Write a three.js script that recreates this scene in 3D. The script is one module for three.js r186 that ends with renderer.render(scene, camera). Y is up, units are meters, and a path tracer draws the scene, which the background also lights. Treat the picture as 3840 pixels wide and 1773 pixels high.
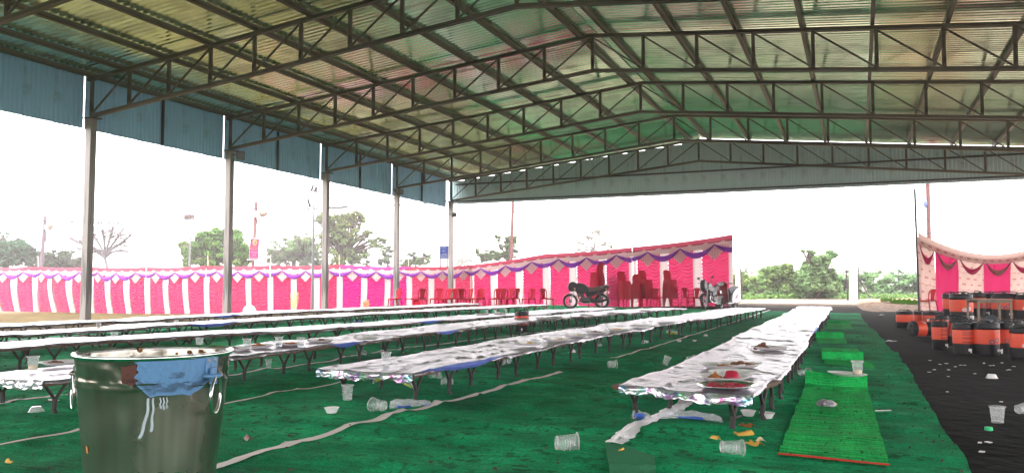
import * as THREE from 'three';
import { mergeGeometries } from 'three/addons/utils/BufferGeometryUtils.js';
import { RoundedBoxGeometry } from 'three/addons/geometries/RoundedBoxGeometry.js';

// ---------------------------------------------------------------- camera, sky, sun, exposure
const K = 0.9, EYE = 1.2 * K, FOCAL = 3000, PW = 3840, PH = 1773;
const PITCH = 3.31 * Math.PI / 180, YAW = 23.394 * Math.PI / 180;
const scene = new THREE.Scene();
const camera = new THREE.PerspectiveCamera(2 * Math.atan(PH / 2 / FOCAL) * 180 / Math.PI, PW / PH, 0.05, 2000);
camera.rotation.order = 'YXZ';
camera.position.set(0, EYE, 0);
camera.rotation.set(PITCH, YAW, 0);
scene.add(camera);

const SKYW = 128, SKYH = 64, skyData = new Float32Array(SKYW * SKYH * 4);
for (let j = 0; j < SKYH; j++) for (let i = 0; i < SKYW; i++) {
  const el = (j + 0.5) / SKYH * Math.PI - Math.PI / 2, s = Math.max(0, Math.sin(el));
  const b = 0.92 + 0.16 * s, k = (j * SKYW + i) * 4;
  skyData[k] = b * 1.0; skyData[k + 1] = b * 0.962; skyData[k + 2] = b * 0.978; skyData[k + 3] = 1;
}
const sky = new THREE.DataTexture(skyData, SKYW, SKYH, THREE.RGBAFormat, THREE.FloatType);
sky.mapping = THREE.EquirectangularReflectionMapping; sky.magFilter = THREE.LinearFilter; sky.minFilter = THREE.LinearFilter; sky.needsUpdate = true;
scene.background = sky; scene.environment = sky;

const sun = new THREE.DirectionalLight(0xfff3e4, 1.5);
sun.position.set(2, 62, -4); sun.target.position.set(-8, 0, -22); scene.add(sun, sun.target);
sun.castShadow = true; sun.shadow.radius = 24; sun.shadow.mapSize.set(2048, 2048);
Object.assign(sun.shadow.camera, { left: -70, right: 70, top: 70, bottom: -70, near: 1, far: 200 });

const renderer = new THREE.WebGLRenderer({ antialias: true });
renderer.toneMapping = THREE.LinearToneMapping;
renderer.toneMappingExposure = 8.6;
renderer.shadowMap.enabled = true;

// ---------------------------------------------------------------- helpers
let seed = 12345;
const rnd = () => { seed |= 0; seed = seed + 0x6D2B79F5 | 0; let t = Math.imul(seed ^ seed >>> 15, 1 | seed); t = t + Math.imul(t ^ t >>> 7, 61 | t) ^ t; return ((t ^ t >>> 14) >>> 0) / 4294967296; };
const rr = (a, b) => a + (b - a) * rnd();
const lerp = (a, b, t) => a + (b - a) * t, clamp = (v, a = 0, b = 1) => Math.min(b, Math.max(a, v));
const sstep = (a, b, v) => { const t = clamp((v - a) / (b - a)); return t * t * (3 - 2 * t); };
const hash = (x, y) => { let h = Math.imul(x | 0, 374761393) + Math.imul(y | 0, 668265263) | 0; h = Math.imul(h ^ h >>> 13, 1274126177); return ((h ^ h >>> 16) >>> 0) / 4294967296; };
const vnoise = (x, y) => { const i = Math.floor(x), j = Math.floor(y), u = x - i, v = y - j, a = u * u * (3 - 2 * u), b = v * v * (3 - 2 * v); return lerp(lerp(hash(i, j), hash(i + 1, j), a), lerp(hash(i, j + 1), hash(i + 1, j + 1), a), b); };
const pnoise = (x, y, p) => { const m = n => ((n % p) + p) % p, i = Math.floor(x), j = Math.floor(y), u = x - i, v = y - j, a = u * u * (3 - 2 * u), b = v * v * (3 - 2 * v); return lerp(lerp(hash(m(i), m(j)), hash(m(i + 1), m(j)), a), lerp(hash(m(i), m(j + 1)), hash(m(i + 1), m(j + 1)), a), b); };
const fbm = (x, y, o = 4) => { let s = 0, a = 0.5; for (let k = 0; k < o; k++) { s += a * vnoise(x, y); x = x * 2.03 + 17; y = y * 2.03 + 5; a *= 0.5; } return s; };
const V = (x, y, z) => new THREE.Vector3(x, y, z);
const RIGHT = V(Math.cos(YAW), 0, -Math.sin(YAW)), FWD = V(-Math.sin(YAW), 0, -Math.cos(YAW));
// a pixel of the 3840 x 1773 photograph at a depth (metres along the level view direction)
function at(px, py, depth) {
  const u = (px - PW / 2) / FOCAL, v = -(py - PH / 2) / FOCAL, c = Math.cos(PITCH), s = Math.sin(PITCH);
  const f = c - v * s, up = s + v * c, t = depth / f;
  return V(0, EYE + up * t, 0).addScaledVector(RIGHT, u * t).addScaledVector(FWD, depth);
}
function G(px, py, h = 0) {            // where that pixel meets the level h
  const v = -(py - PH / 2) / FOCAL, c = Math.cos(PITCH), s = Math.sin(PITCH);
  return at(px, py, (h - EYE) / (s + v * c) * (c - v * s));
}
const depthOf = p => p.x * FWD.x + p.z * FWD.z;
const face = deg => Math.PI + YAW + deg * Math.PI / 180;   // local +x: 0 faces picture left, 90 the camera, 180 right

const taken = new Map();
function numbered(n) { const k = taken.get(n) || 0; taken.set(n, k + 1); return k ? n + '_' + String(k).padStart(3, '0') : n; }
function shade(o) { o.castShadow = true; o.receiveShadow = true; return o; }
function tag(o, label, category, group) { o.userData.label = label; o.userData.category = category; if (group) o.userData.group = group; return o; }
function thing(name, label, category, pos, turn = 0, group) {
  const o = new THREE.Group(); o.name = numbered(name); if (pos) o.position.copy(pos); o.rotation.y = turn; scene.add(o);
  return tag(o, label, category, group);
}
function part(name, geo, m, parent, label) { const o = shade(new THREE.Mesh(geo, m)); o.name = name; parent.add(o); if (label) o.userData.label = label; return o; }
function solo(name, geo, m, label, category, group, pos, turn) { const o = shade(new THREE.Mesh(geo, m)); o.name = numbered(name); scene.add(o); if (pos) o.position.copy(pos); if (turn) o.rotation.y = turn; return tag(o, label, category, group); }
function struct(name, geo, m) { const o = shade(new THREE.Mesh(geo, m)); o.name = numbered(name); o.userData.kind = 'structure'; scene.add(o); return o; }
function copy(o, label, pos, turn, group) { const c = o.clone(); c.userData = { ...o.userData }; c.name = numbered(o.name.replace(/_\d{3}$/, '')); c.userData.label = label; if (group) c.userData.group = group; if (pos) c.position.copy(pos); if (turn !== undefined) c.rotation.y = turn; scene.add(c); return c; }
function M(gs) { return mergeGeometries(gs.map(g => { const h = g.index ? g.toNonIndexed() : g; for (const k of Object.keys(h.attributes)) if (!['position', 'normal', 'uv'].includes(k)) h.deleteAttribute(k); return h; })); }
const box = (w, h, d, x = 0, y = 0, z = 0) => new THREE.BoxGeometry(w, h, d).translate(x, y, z);
const rbox = (w, h, d, r, x = 0, y = 0, z = 0, s = 2) => new RoundedBoxGeometry(w, h, d, s, r).translate(x, y, z);
const cyl = (r1, r2, h, n = 12, x = 0, y = 0, z = 0, open = false) => new THREE.CylinderGeometry(r1, r2, h, n, 1, open).translate(x, y, z);
function bar(a, b, w, d = w, n = 0, w2 = w) {      // a straight member from a to b (box, or round with n sides)
  const len = a.distanceTo(b), g = n ? new THREE.CylinderGeometry(w2, w, len, n) : new THREE.BoxGeometry(w, len, d);
  const q = new THREE.Quaternion().setFromUnitVectors(V(0, 1, 0), b.clone().sub(a).normalize());
  return g.applyQuaternion(q).translate((a.x + b.x) / 2, (a.y + b.y) / 2, (a.z + b.z) / 2);
}
const tube = (pts, r, seg = 12, n = 6, closed = false) => new THREE.TubeGeometry(new THREE.CatmullRomCurve3(pts.map(p => p.isVector3 ? p : V(...p)), closed), seg, r, n, closed);
const lathe = (pts, n = 24) => new THREE.LatheGeometry(pts.map(p => new THREE.Vector2(...p)), n);
function grid(nu, nv, f, uvf) {                   // a sheet of nu x nv quads; f(s,t) -> Vector3
  const pos = [], uv = [], idx = [];
  for (let j = 0; j <= nv; j++) for (let i = 0; i <= nu; i++) { const p = f(i / nu, j / nv); pos.push(p.x, p.y, p.z); const q = uvf ? uvf(i / nu, j / nv) : [i / nu, j / nv]; uv.push(q[0], q[1]); }
  for (let j = 0; j < nv; j++) for (let i = 0; i < nu; i++) { const a = j * (nu + 1) + i, b = a + 1, c = a + nu + 1, d = c + 1; idx.push(a, c, b, b, c, d); }
  const g = new THREE.BufferGeometry(); g.setAttribute('position', new THREE.Float32BufferAttribute(pos, 3)); g.setAttribute('uv', new THREE.Float32BufferAttribute(uv, 2)); g.setIndex(idx); g.computeVertexNormals(); return g;
}
function profile(pts, depth, bevel = 0.015, seg = 2) {  // a side outline in x,y extruded in z, centred
  const s = new THREE.Shape(pts.map(p => new THREE.Vector2(...p)));
  const d = Math.max(0.002, depth - 2 * bevel);
  return new THREE.ExtrudeGeometry(s, { depth: d, bevelEnabled: bevel > 0, bevelSize: bevel, bevelThickness: bevel, bevelSegments: seg, curveSegments: 6 }).translate(0, 0, -d / 2);
}
const splineOutline = (pts, n = 40) => new THREE.CatmullRomCurve3(pts.map(p => V(p[0], p[1], 0)), true).getPoints(n).slice(0, -1).map(p => [p.x, p.y]);

function texture(n, fn, srgb = true, rep = 1) {
  const d = new Uint8Array(n * n * 4);
  for (let j = 0; j < n; j++) for (let i = 0; i < n; i++) { const c = fn(i / n, j / n), k = (j * n + i) * 4; d[k] = clamp(c[0]) * 255; d[k + 1] = clamp(c[1]) * 255; d[k + 2] = clamp(c[2]) * 255; d[k + 3] = 255; }
  const t = new THREE.DataTexture(d, n, n, THREE.RGBAFormat); t.wrapS = t.wrapT = THREE.RepeatWrapping; t.magFilter = THREE.LinearFilter; t.minFilter = THREE.LinearMipmapLinearFilter; t.generateMipmaps = true;
  if (srgb) t.colorSpace = THREE.SRGBColorSpace; t.repeat.set(rep, rep); t.needsUpdate = true; return t;
}
const tfbm = (x, y, p, o = 4) => { let s = 0, a = 0.5, q = p; for (let k = 0; k < o; k++) { s += a * pnoise(x * q, y * q + k * 0, q); q *= 2; a *= 0.5; } return s / 0.94; };
function canvasTex(w, h, draw) { const c = document.createElement('canvas'); c.width = w; c.height = h; draw(c.getContext('2d'), w, h); const t = new THREE.CanvasTexture(c); t.colorSpace = THREE.SRGBColorSpace; return t; }
const lin = (r, g, b) => new THREE.Color().setRGB(r, g, b);
const std = (r, g, b, rough = 0.7, metal = 0, o = {}) => new THREE.MeshStandardMaterial({ color: lin(r, g, b), roughness: rough, metalness: metal, side: THREE.DoubleSide, ...o });
const phys = (r, g, b, rough, o = {}) => new THREE.MeshPhysicalMaterial({ color: lin(r, g, b), roughness: rough, side: THREE.DoubleSide, ...o });

// shared textures
const grainTex = texture(512, (x, y) => { const a = tfbm(x, y, 8, 5), b = pnoise(x * 180, y * 180, 180), c = tfbm(x + 0.37, y + 0.11, 32, 3); const v = 0.62 + 0.3 * (a - 0.5) + 0.16 * (b - 0.5) + 0.3 * (c - 0.5); return [v, v, v]; });
const bumpTex = texture(512, (x, y) => { const v = 0.5 + 0.9 * (tfbm(x, y, 24, 4) - 0.5); return [v, v, v]; }, false);
const dirtyTex = texture(512, (x, y) => { const a = tfbm(x, y, 5, 5), s = tfbm(x, y * 0.2 + 0.3, 40, 2); const v = 0.86 - 0.28 * sstep(0.52, 0.72, a) - 0.12 * (s - 0.5); return [v, v * 0.985, v * 0.955]; });

// materials
const mSteel = std(0.15, 0.145, 0.12, 0.55, 0.25, { map: dirtyTex });
const mColumn = std(0.34, 0.325, 0.315, 0.5, 0.1, { map: dirtyTex });
const mPurlin = std(0.19, 0.18, 0.15, 0.5, 0.35, { map: dirtyTex });
const roofTex = texture(512, (x, y) => { const a = tfbm(x, y, 5, 5), s = pnoise(x * 3, y * 96, 3 * 1), v = 0.985 - 0.16 * sstep(0.55, 0.75, a) - 0.06 * s; return [v * 0.985, v, v * 0.97]; });
const mRoof = std(0.80, 0.99, 0.84, 0.15, 0.9, { map: roofTex });
const mFascia = std(0.36, 0.64, 1.0, 0.5, 0, { map: roofTex }), mGable = std(0.52, 0.68, 0.76, 0.5, 0, { map: roofTex });
const mBlack = std(0.015, 0.015, 0.017, 0.5), mRubber = std(0.02, 0.02, 0.02, 0.85), mDark = std(0.035, 0.035, 0.04, 0.4, 0.2);
const mChrome = std(0.75, 0.75, 0.75, 0.18, 1), mAlu = std(0.32, 0.32, 0.32, 0.4, 0.9), mWhite = std(0.78, 0.77, 0.75, 0.5);
// ---------------------------------------------------------------- ground
// posts of the cloth wall: picture x, top and bottom, and depth
const POSTS = [[-290, 1004, 1162, 46.2], [-72, 1003, 1165, 45.6], [136, 1002, 1168, 45], [344, 1003, 1173, 44.5], [555, 1004, 1176, 44], [776, 999, 1176, 44], [1013, 997, 1173, 44.5], [1271, 995, 1168, 45.5], [1532, 1001, 1164, 47], [1770, 996, 1160, 48.5], [2055, 955, 1155, 45], [2380, 930, 1150, 41.5], [2755, 883, 1143, 38.5]]
  .map(([x, a, b, d]) => ({ top: at(x, a, d * K), bot: at(x, b, d * K) }));
function outerY(x) {
  if (x <= POSTS[0].bot.x) return POSTS[0].bot.y;
  for (let i = 0; i + 1 < POSTS.length; i++) { const a = POSTS[i].bot, b = POSTS[i + 1].bot; if (x <= b.x) return lerp(a.y, b.y, (x - a.x) / (b.x - a.x)); }
  return POSTS[POSTS.length - 1].bot.y;
}
function terrain(x, z) {
  const m = Math.max(1 - sstep(-26 * K, -22.8 * K, x), sstep(37.5 * K, 41 * K, -z));
  const far = sstep(55 * K, 75 * K, Math.hypot(x, z));
  const right = sstep(2 * K, 6 * K, x) * (1 - sstep(44 * K, 52 * K, -z));
  return lerp(0, outerY(x), m * (1 - right)) - 0.0 * far - 0.01;
}
function axis(list) { const out = []; for (let i = 0; i + 1 < list.length; i += 2) { const a = list[i], n = list[i + 1], b = list[i + 2]; for (let k = 0; k < n; k++) out.push(lerp(a, b, k / n)); } out.push(list[list.length - 1]); return out; }
{
  const xs = axis([-700, 8, -120, 24, -50, 60, -20, 44, 1, 60, 14, 10, 40, 8, 120, 8, 700]), zs = axis([-900, 8, -160, 20, -64, 60, -28, 60, 2, 10, 40, 8, 300]);
  const pos = [], uv = [], col = [], idx = [];
  const C = { dark: lin(0.018, 0.022, 0.018), soil: lin(0.80, 0.62, 0.49), straw: lin(0.15, 0.108, 0.036), grass: lin(0.10, 0.13, 0.05) }, c = new THREE.Color();
  for (const z of zs) for (const x of xs) {
    const n = fbm(x * 0.6, z * 0.6), y = terrain(x, z) + 0.02 * (n - 0.5);
    pos.push(x, y, z); uv.push(x / 3, z / 3);
    c.copy(C.soil);
    const dark = sstep(46 * K, 38 * K, -z + 5 * (n - 0.5)) * sstep(-20 * K, -18 * K, x) * sstep(15 * K, 11 * K, x + 1.5 * (n - 0.5)) * sstep(-32 * K, -26 * K, -z);
    c.lerp(C.dark, dark);
    const straw = sstep(-17 * K, -18 * K, x + 1.2 * (n - 0.5)) * sstep(-48 * K, -40 * K, x) * sstep(42 * K, 36 * K, -z - 0.1 * x);
    c.lerp(C.straw, straw);
    c.lerp(C.grass, sstep(52 * K, 58 * K, Math.hypot(x, z) + 6 * (n - 0.5)));
    const k = 0.8 + 0.45 * fbm(x * 2.1, z * 2.1, 3); col.push(c.r * k, c.g * k, c.b * k);
  }
  const nx = xs.length;
  for (let j = 0; j + 1 < zs.length; j++) for (let i = 0; i + 1 < nx; i++) { const a = j * nx + i; idx.push(a, a + nx, a + 1, a + 1, a + nx, a + nx + 1); }
  const g = new THREE.BufferGeometry(); g.setAttribute('position', new THREE.Float32BufferAttribute(pos, 3)); g.setAttribute('uv', new THREE.Float32BufferAttribute(uv, 2)); g.setAttribute('color', new THREE.Float32BufferAttribute(col, 3)); g.setIndex(idx); g.computeVertexNormals();
  struct('ground', g, new THREE.MeshPhysicalMaterial({ vertexColors: true, map: grainTex, bumpMap: bumpTex, bumpScale: 0.02, roughness: 1, specularIntensity: 0.1, side: THREE.DoubleSide }));
}

// ---------------------------------------------------------------- green carpet with white seam lines
const carpetH = (x, z) => {
  const near = 1 - sstep(8, 22, Math.hypot(x, z));
  let h = 0.012 * fbm(x * 1.3, z * 1.3 + 4, 3) + (0.012 + 0.040 * near) * Math.pow(vnoise(x * 1.1 + 9 + 0.6 * vnoise(z * 2, x), z * 3.2), 3);
  h += 0.034 * near * Math.pow(1 - Math.abs(2 * vnoise(x * 0.9 + 31, z * 2.6 + 0.7 * x) - 1), 8);
  return h * 0.8 + 0.004;
};
const CARPET_L = -17.7 * K, CARPET_R = z => lerp(0.62, 0.06, sstep(10 * K, 34 * K, -z)) * K + 0.05 * (vnoise(z * 0.9, 3) - 0.5), CARPET_F = x => -(34.0 - 0.42 * (x / K)) * K * lerp(1, 0.97, sstep(-14 * K, -18 * K, x));
const carpetTex = texture(1024, (x, y) => {
  const big = tfbm(x, y, 3, 4), mid = tfbm(x + 0.3, y + 0.6, 12, 4), fine = pnoise(x * 400, y * 400, 400), streak = pnoise(x * 24, y * 120, 24 * 1);
  const dirt = 0.9 * sstep(0.58, 0.72, tfbm(x + 0.13, y + 0.71, 48, 3)) * sstep(0.42, 0.62, big);
  const spk = sstep(0.80, 0.86, pnoise(x * 128 + 7, y * 128, 128)) * sstep(0.5, 0.6, mid);
  const v = 0.82 + 0.5 * (mid - 0.5) + 0.34 * (big - 0.5) + 0.3 * (fine - 0.5) + 0.16 * (streak - 0.5), d = clamp(0.55 * dirt + 0.5 * spk);
  return [lerp(0.02 + 0.08 * v, 0.11, d), lerp(0.66 * v + 0.02, 0.22, d), lerp(0.425 * v + 0.01, 0.15, d)];
});
const carpetBump = texture(512, (x, y) => { const v = 0.5 * pnoise(x * 256, y * 256, 256) + 0.5 * tfbm(x, y, 20, 3); return [v, v, v]; }, false);
const carpetMat = new THREE.MeshPhysicalMaterial({ map: carpetTex, bumpMap: carpetBump, bumpScale: 0.006, roughness: 1, specularIntensity: 0.08, side: THREE.DoubleSide });
const rawGrid = (xs, zs, f, uvs) => { const pos = [], uv = [], idx = [], nx = xs.length; for (const z of zs) for (const x of xs) { const p = f(x, z); pos.push(p.x, p.y, p.z); uv.push(p.x * uvs, p.z * uvs); } for (let j = 0; j + 1 < zs.length; j++) for (let i = 0; i + 1 < nx; i++) { const a = j * nx + i; idx.push(a, a + nx, a + 1, a + 1, a + nx, a + nx + 1); } const g = new THREE.BufferGeometry(); g.setAttribute('position', new THREE.Float32BufferAttribute(pos, 3)); g.setAttribute('uv', new THREE.Float32BufferAttribute(uv, 2)); g.setIndex(idx); g.computeVertexNormals(); return g; };
const carpet = (() => {
  const xs = axis([0, 60, 0.55, 170, 1]), zs = axis([20, 50, -2, 150, -14, 130, -60 * K]);   // x is a share of the width
  const lo = -60 * K, g = rawGrid(xs, zs, (s, z) => {
    const zz = z < -14 ? lerp(-14, 1, (z + 14) / (lo + 14)) : z;
    const R = CARPET_R(z < -14 ? lerp(-14, -34 * K, (z + 14) / (lo + 14)) : z), x = lerp(CARPET_L, R, s), F = CARPET_F(x);
    const Z = z < -14 ? lerp(-14, F, (z + 14) / (lo + 14)) : z;
    return V(x, carpetH(x, Z), Z);
  }, 1 / 3.1);
  return struct('carpet', g, carpetMat);
})();
const tapeTex = texture(256, (x, y) => { const a = tfbm(x, y, 6, 4), v = 0.97 - 0.25 * sstep(0.55, 0.75, a); return [v, v * 0.97, v * 0.96]; });
const mTape = std(0.88, 0.86, 0.85, 0.6, 0, { map: tapeTex });
function seam(pts, w, name = 'white_line', m = mTape) {   // a strip of white cloth tape along picture points on the ground
  const P = pts.map(p => G(p[0], p[1])), crv = new THREE.CatmullRomCurve3(P), n = 90;
  const g = grid(n, 2, (s, t) => { const p = crv.getPointAt(s), d = crv.getTangentAt(s), nx = -d.z, nz = d.x, q = (t - 0.5) * w * (0.75 + 0.5 * vnoise(s * 60, t * 3)) + 0.02 * (vnoise(s * 25, 7) - 0.5); const x = p.x + nx * q, z = p.z + nz * q; return V(x, carpetH(x, z) + 0.006 + 0.006 * (t === 0.5 ? 1 : 0), z); });
  part(name, g, m, carpet);
}
seam([[560, 1842], [900, 1732], [1400, 1590], [1900, 1456], [2100, 1401]], 0.075);
seam([[2290, 1352], [2339, 1339], [2490, 1293], [2700, 1226], [2888, 1164]], 0.05);
seam([[-60, 1688], [310, 1619], [825, 1524], [1150, 1466], [1447, 1412], [1700, 1364]], 0.045);
seam([[-60, 1535], [280, 1482], [848, 1414], [1252, 1355], [1354, 1335]], 0.055);
seam([[1390, 1329], [1600, 1300], [1900, 1263], [2240, 1220]], 0.055);
seam([[1000, 1322], [1290, 1293], [1600, 1254], [1900, 1215]], 0.05);
seam([[-40, 1283], [300, 1262], [900, 1240], [1330, 1214], [1700, 1186]], 0.06);
seam([[2296, 1684], [2390, 1620], [2480, 1565], [2610, 1497], [2700, 1440]], 0.13, 'torn_white_strip', std(0.85, 0.84, 0.84, 0.35, 0.4, { bumpMap: bumpTex, bumpScale: 0.02 }));
seam([[2930, 1222], [3010, 1192], [3040, 1170]], 0.06);

// crumbs of dry soil and food scattered over the carpet
{
  const g = new THREE.IcosahedronGeometry(1, 0), n = 9000, im = new THREE.InstancedMesh(g, std(0.055, 0.04, 0.03, 0.95), n), m = new THREE.Matrix4(), q = new THREE.Quaternion();
  let k = 0;
  while (k < n) {
    const z = -1.5 - 27 * Math.pow(rnd(), 1.7), x = lerp(-13 * K, CARPET_R(z), rnd());
    if (fbm(x * 0.55 + 3, z * 0.55, 3) < rr(0.28, 0.62)) continue;
    const s = 0.0025 + 0.008 * Math.pow(rnd(), 4);
    q.setFromEuler(new THREE.Euler(rnd() * 6, rnd() * 6, rnd() * 6));
    m.compose(V(x, carpetH(x, z) + s * 0.3, z), q, V(s * rr(0.8, 2), s * 0.7, s * rr(0.8, 1.6))); im.setMatrixAt(k++, m);
  }
  im.name = 'soil_crumbs'; im.userData = { kind: 'stuff', label: 'dark crumbs of dry soil scattered over the green carpet', category: 'dirt' }; shade(im); scene.add(im);
}

// ---------------------------------------------------------------- the open steel shed
const shed = thing('open_shed', 'open steel shed with trusses and corrugated metal roof over the carpet', 'shed');
const FR = [41.4, 35.4, 29.4, 23.4, 17.4, 11.4, 5.4, -0.6, -6.6, -12.6, -18.6, -24.6].map(v => v * K), RX = -7.4 * K, HALF = 14.4 * K, SPAN = s => s < 0 ? HALF : 20.8 * K;
const tilt = zf => -0.016 * (zf - 23.4 * K);
const topY = dx => lerp(8.85, 7.45, dx / HALF) * K, botY = dx => lerp(7.75, 6.28, dx / HALF) * K;
for (const zf of FR) for (const s of [-1, 1]) {
  const h = (s < 0 ? 6.22 : 5.57) * K + tilt(zf), c = new THREE.Group(); c.name = 'column'; c.position.set(RX + s * SPAN(s), 0, -zf); shed.add(c);
  part('shaft', rbox(0.25 * K, h, 0.22 * K, 0.012, 0, h / 2 - 0.03, 0), mColumn, c);
  part('cap_plate', box(0.42 * K, 0.03, 0.36 * K, -s * 0.05, h - 0.02, 0), mSteel, c);
  part('base_plate', box(0.4 * K, 0.025, 0.4 * K, 0, 0.02, 0), mSteel, c);
}
for (const zf of FR) {
  const t = new THREE.Group(); t.name = 'truss'; t.position.set(RX, tilt(zf), -zf); shed.add(t);
  for (const s of [-1, 1]) {
    const N = s < 0 ? 9 : 13, HALF = SPAN(s);
    part('top_chord', bar(V(0, topY(0), 0), V(s * HALF * 1.012, topY(HALF * 1.012), 0), 0.10 * K, 0.13 * K), mSteel, t);
    part('bottom_chord', bar(V(0, botY(0), 0), V(s * HALF, botY(HALF), 0), 0.10 * K, 0.13 * K), mSteel, t);
    for (let k = s < 0 ? 0 : 1; k <= N; k++) {
      const x = HALF * k / N;
      part('web_post', box(0.095 * K, topY(x) - botY(x), 0.075 * K, s * x, (topY(x) + botY(x)) / 2, 0.004), mSteel, t);
    }
    for (let k = 0; k < N; k++) { const a = HALF * k / N, b = HALF * (k + 1) / N; part('web_diagonal', bar(V(s * a, topY(a) - 0.05, 0.02), V(s * b, botY(b) + 0.04, 0.02), 0.045 * K, 0.045 * K), mSteel, t); }
  }
}
const Z0 = 42.3 * K, Z1 = -25.4 * K, slopeA = Math.atan2(topY(0) - topY(HALF), HALF), tz = Math.atan(0.016);
for (const s of [-1, 1]) [0.45, 2.5, 4.3, 6.1, 7.9, 9.7, 11.5, 13.2, 14.45, 16.2, 18, 19.6, 20.9].forEach(d => {
  if (s < 0 && d > 14.5) return;
  const x = d * K, y = topY(x) + 0.13 * K;
  const g = M([box(0.07 * K, 0.15 * K, Z0 - Z1), box(0.035, 0.018, Z0 - Z1, s * 0.045 * K, -0.066 * K, 0)]);
  const o = part('purlin', g, mPurlin, shed); o.rotation.set(tz * -1, 0, -s * slopeA, 'YXZ'); o.position.set(RX + s * x, y + tilt((Z0 + Z1) / 2), -(Z0 + Z1) / 2);
});
// trapezoid sheet: ribs run along x (length), repeated along z (width)
function ribbed(len, width, ribs, d, nl = 1) {
  const p = width / ribs, prof = []; for (let k = 0; k < ribs; k++) for (const [a, h] of [[0, 0], [0.42, 0], [0.56, 1], [0.86, 1]]) prof.push([(k + a) * p - width / 2, h * d]); prof.push([width / 2 + 0.012, 0]);
  const pos = [], uv = [], idx = [];
  for (let j = 0; j <= nl; j++) for (let i = 0; i + 1 < prof.length; i++) for (const q of [prof[i], prof[i + 1]]) { pos.push(len * (j / nl - 0.5), q[1], q[0]); uv.push(len * j / nl / 4, q[0] / 4); }
  const w = (prof.length - 1) * 2; for (let j = 0; j < nl; j++) for (let i = 0; i < w; i += 2) { const a = j * w + i; idx.push(a, a + 1, a + w, a + 1, a + w + 1, a + w); }
  const g = new THREE.BufferGeometry(); g.setAttribute('position', new THREE.Float32BufferAttribute(pos, 3)); g.setAttribute('uv', new THREE.Float32BufferAttribute(uv, 2)); g.setIndex(idx); g.computeVertexNormals(); return g;
}
{
  const W = 1.04 * K, n = Math.floor((Z0 - Z1) / W), LL = [-1, 1].map(s => (SPAN(s) + 0.42 * K) / Math.cos(slopeA)), gg = LL.map(L => ribbed(L, W, 5, 0.042 * K, 8));
  const tones = [0, 1, 2, 3].map(i => { const m = mRoof.clone(); const t = roofTex.clone(); t.offset.set(i * 0.27, i * 0.41); t.needsUpdate = true; m.map = t; m.color.multiplyScalar(0.9 + 0.06 * i); m.roughness = 0.15 + 0.03 * i; return m; });
  for (const s of [-1, 1]) for (let k = 0; k < n; k++) {
    const zf = Z1 + W * (k + 0.5), o = part('roof_sheet', gg[s < 0 ? 0 : 1], tones[Math.floor(hash(k, s + 5) * 4)], shed);
    const dx = (SPAN(s) + 0.42 * K) / 2;
    o.rotation.set(-tz, 0, -s * slopeA, 'YXZ'); o.position.set(RX + s * (dx + 0.03), topY(dx) + 0.225 * K + tilt(zf) + 0.003 * (k % 2), -zf);
  }
  const ridge = part('ridge_cap', M([box(0.34 * K, 0.01, Z0 - Z1).rotateZ(-slopeA).translate(0.16 * K, 0, 0), box(0.34 * K, 0.01, Z0 - Z1).rotateZ(slopeA).translate(-0.16 * K, 0, 0)]), mRoof, shed);
  ridge.position.set(RX, topY(0) + 0.30 * K + tilt((Z0 + Z1) / 2), -(Z0 + Z1) / 2); ridge.rotation.x = -tz;
}
// hanging sheets along both eaves and across the far gable
{
  const hF = 1.80 * K, W = 0.99 * K, cache = new Map();
  const upright = h => { const k = h.toFixed(2); if (!cache.has(k)) cache.set(k, ribbed(h, W, 6, 0.03 * K, 1).rotateZ(Math.PI / 2)); return cache.get(k); };
  for (const s of [-1, 1]) for (let b = 0; b + 1 < FR.length; b++) for (let k = 0; k < 6; k++) {
    const zf = FR[b] - 0.06 * K - W * (k + 0.5);
    const o = part('eave_sheet', upright(hF), mFascia, shed); o.rotation.y = s < 0 ? 0 : Math.PI; o.position.set(RX + s * (SPAN(s) + 0.3 * K), (s < 0 ? 6.80 : 6.18) * K + tilt(zf), -zf);
  }
  for (const s of [-1, 1]) for (let b = 0; b + 1 < FR.length; b++) part('eave_stiffener', box(0.05 * K, 1.6 * K, 0.09 * K, RX + s * (SPAN(s) + 0.24 * K), (s < 0 ? 6.72 : 6.1) * K + tilt(FR[b] - 3 * K), -(FR[b] - 3 * K)), mDark, shed);
  const zg = 42.05 * K, tg = tilt(zg);
  for (let k = 0; k < 37; k++) {
    const dx = (k + 0.5) * W - 15 * W, top = topY(Math.abs(dx)) + 0.08 * K, bot = 5.86 * K - tg * 0.0 - 0.02;
    const h = top - bot + tg; const o = part('gable_sheet', ribbed(h, W, 6, 0.03 * K, 1).rotateZ(Math.PI / 2), mGable, shed); o.rotation.y = -Math.PI / 2; o.position.set(RX + dx, bot + h / 2, -zg);
  }
  for (const y of [6.0, 7.0]) part('gable_girt', box(HALF + SPAN(1), 0.08 * K, 0.05 * K, RX + (SPAN(1) - HALF) / 2, y * K, -zg + 0.08 * K), mDark, shed);
}
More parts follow.
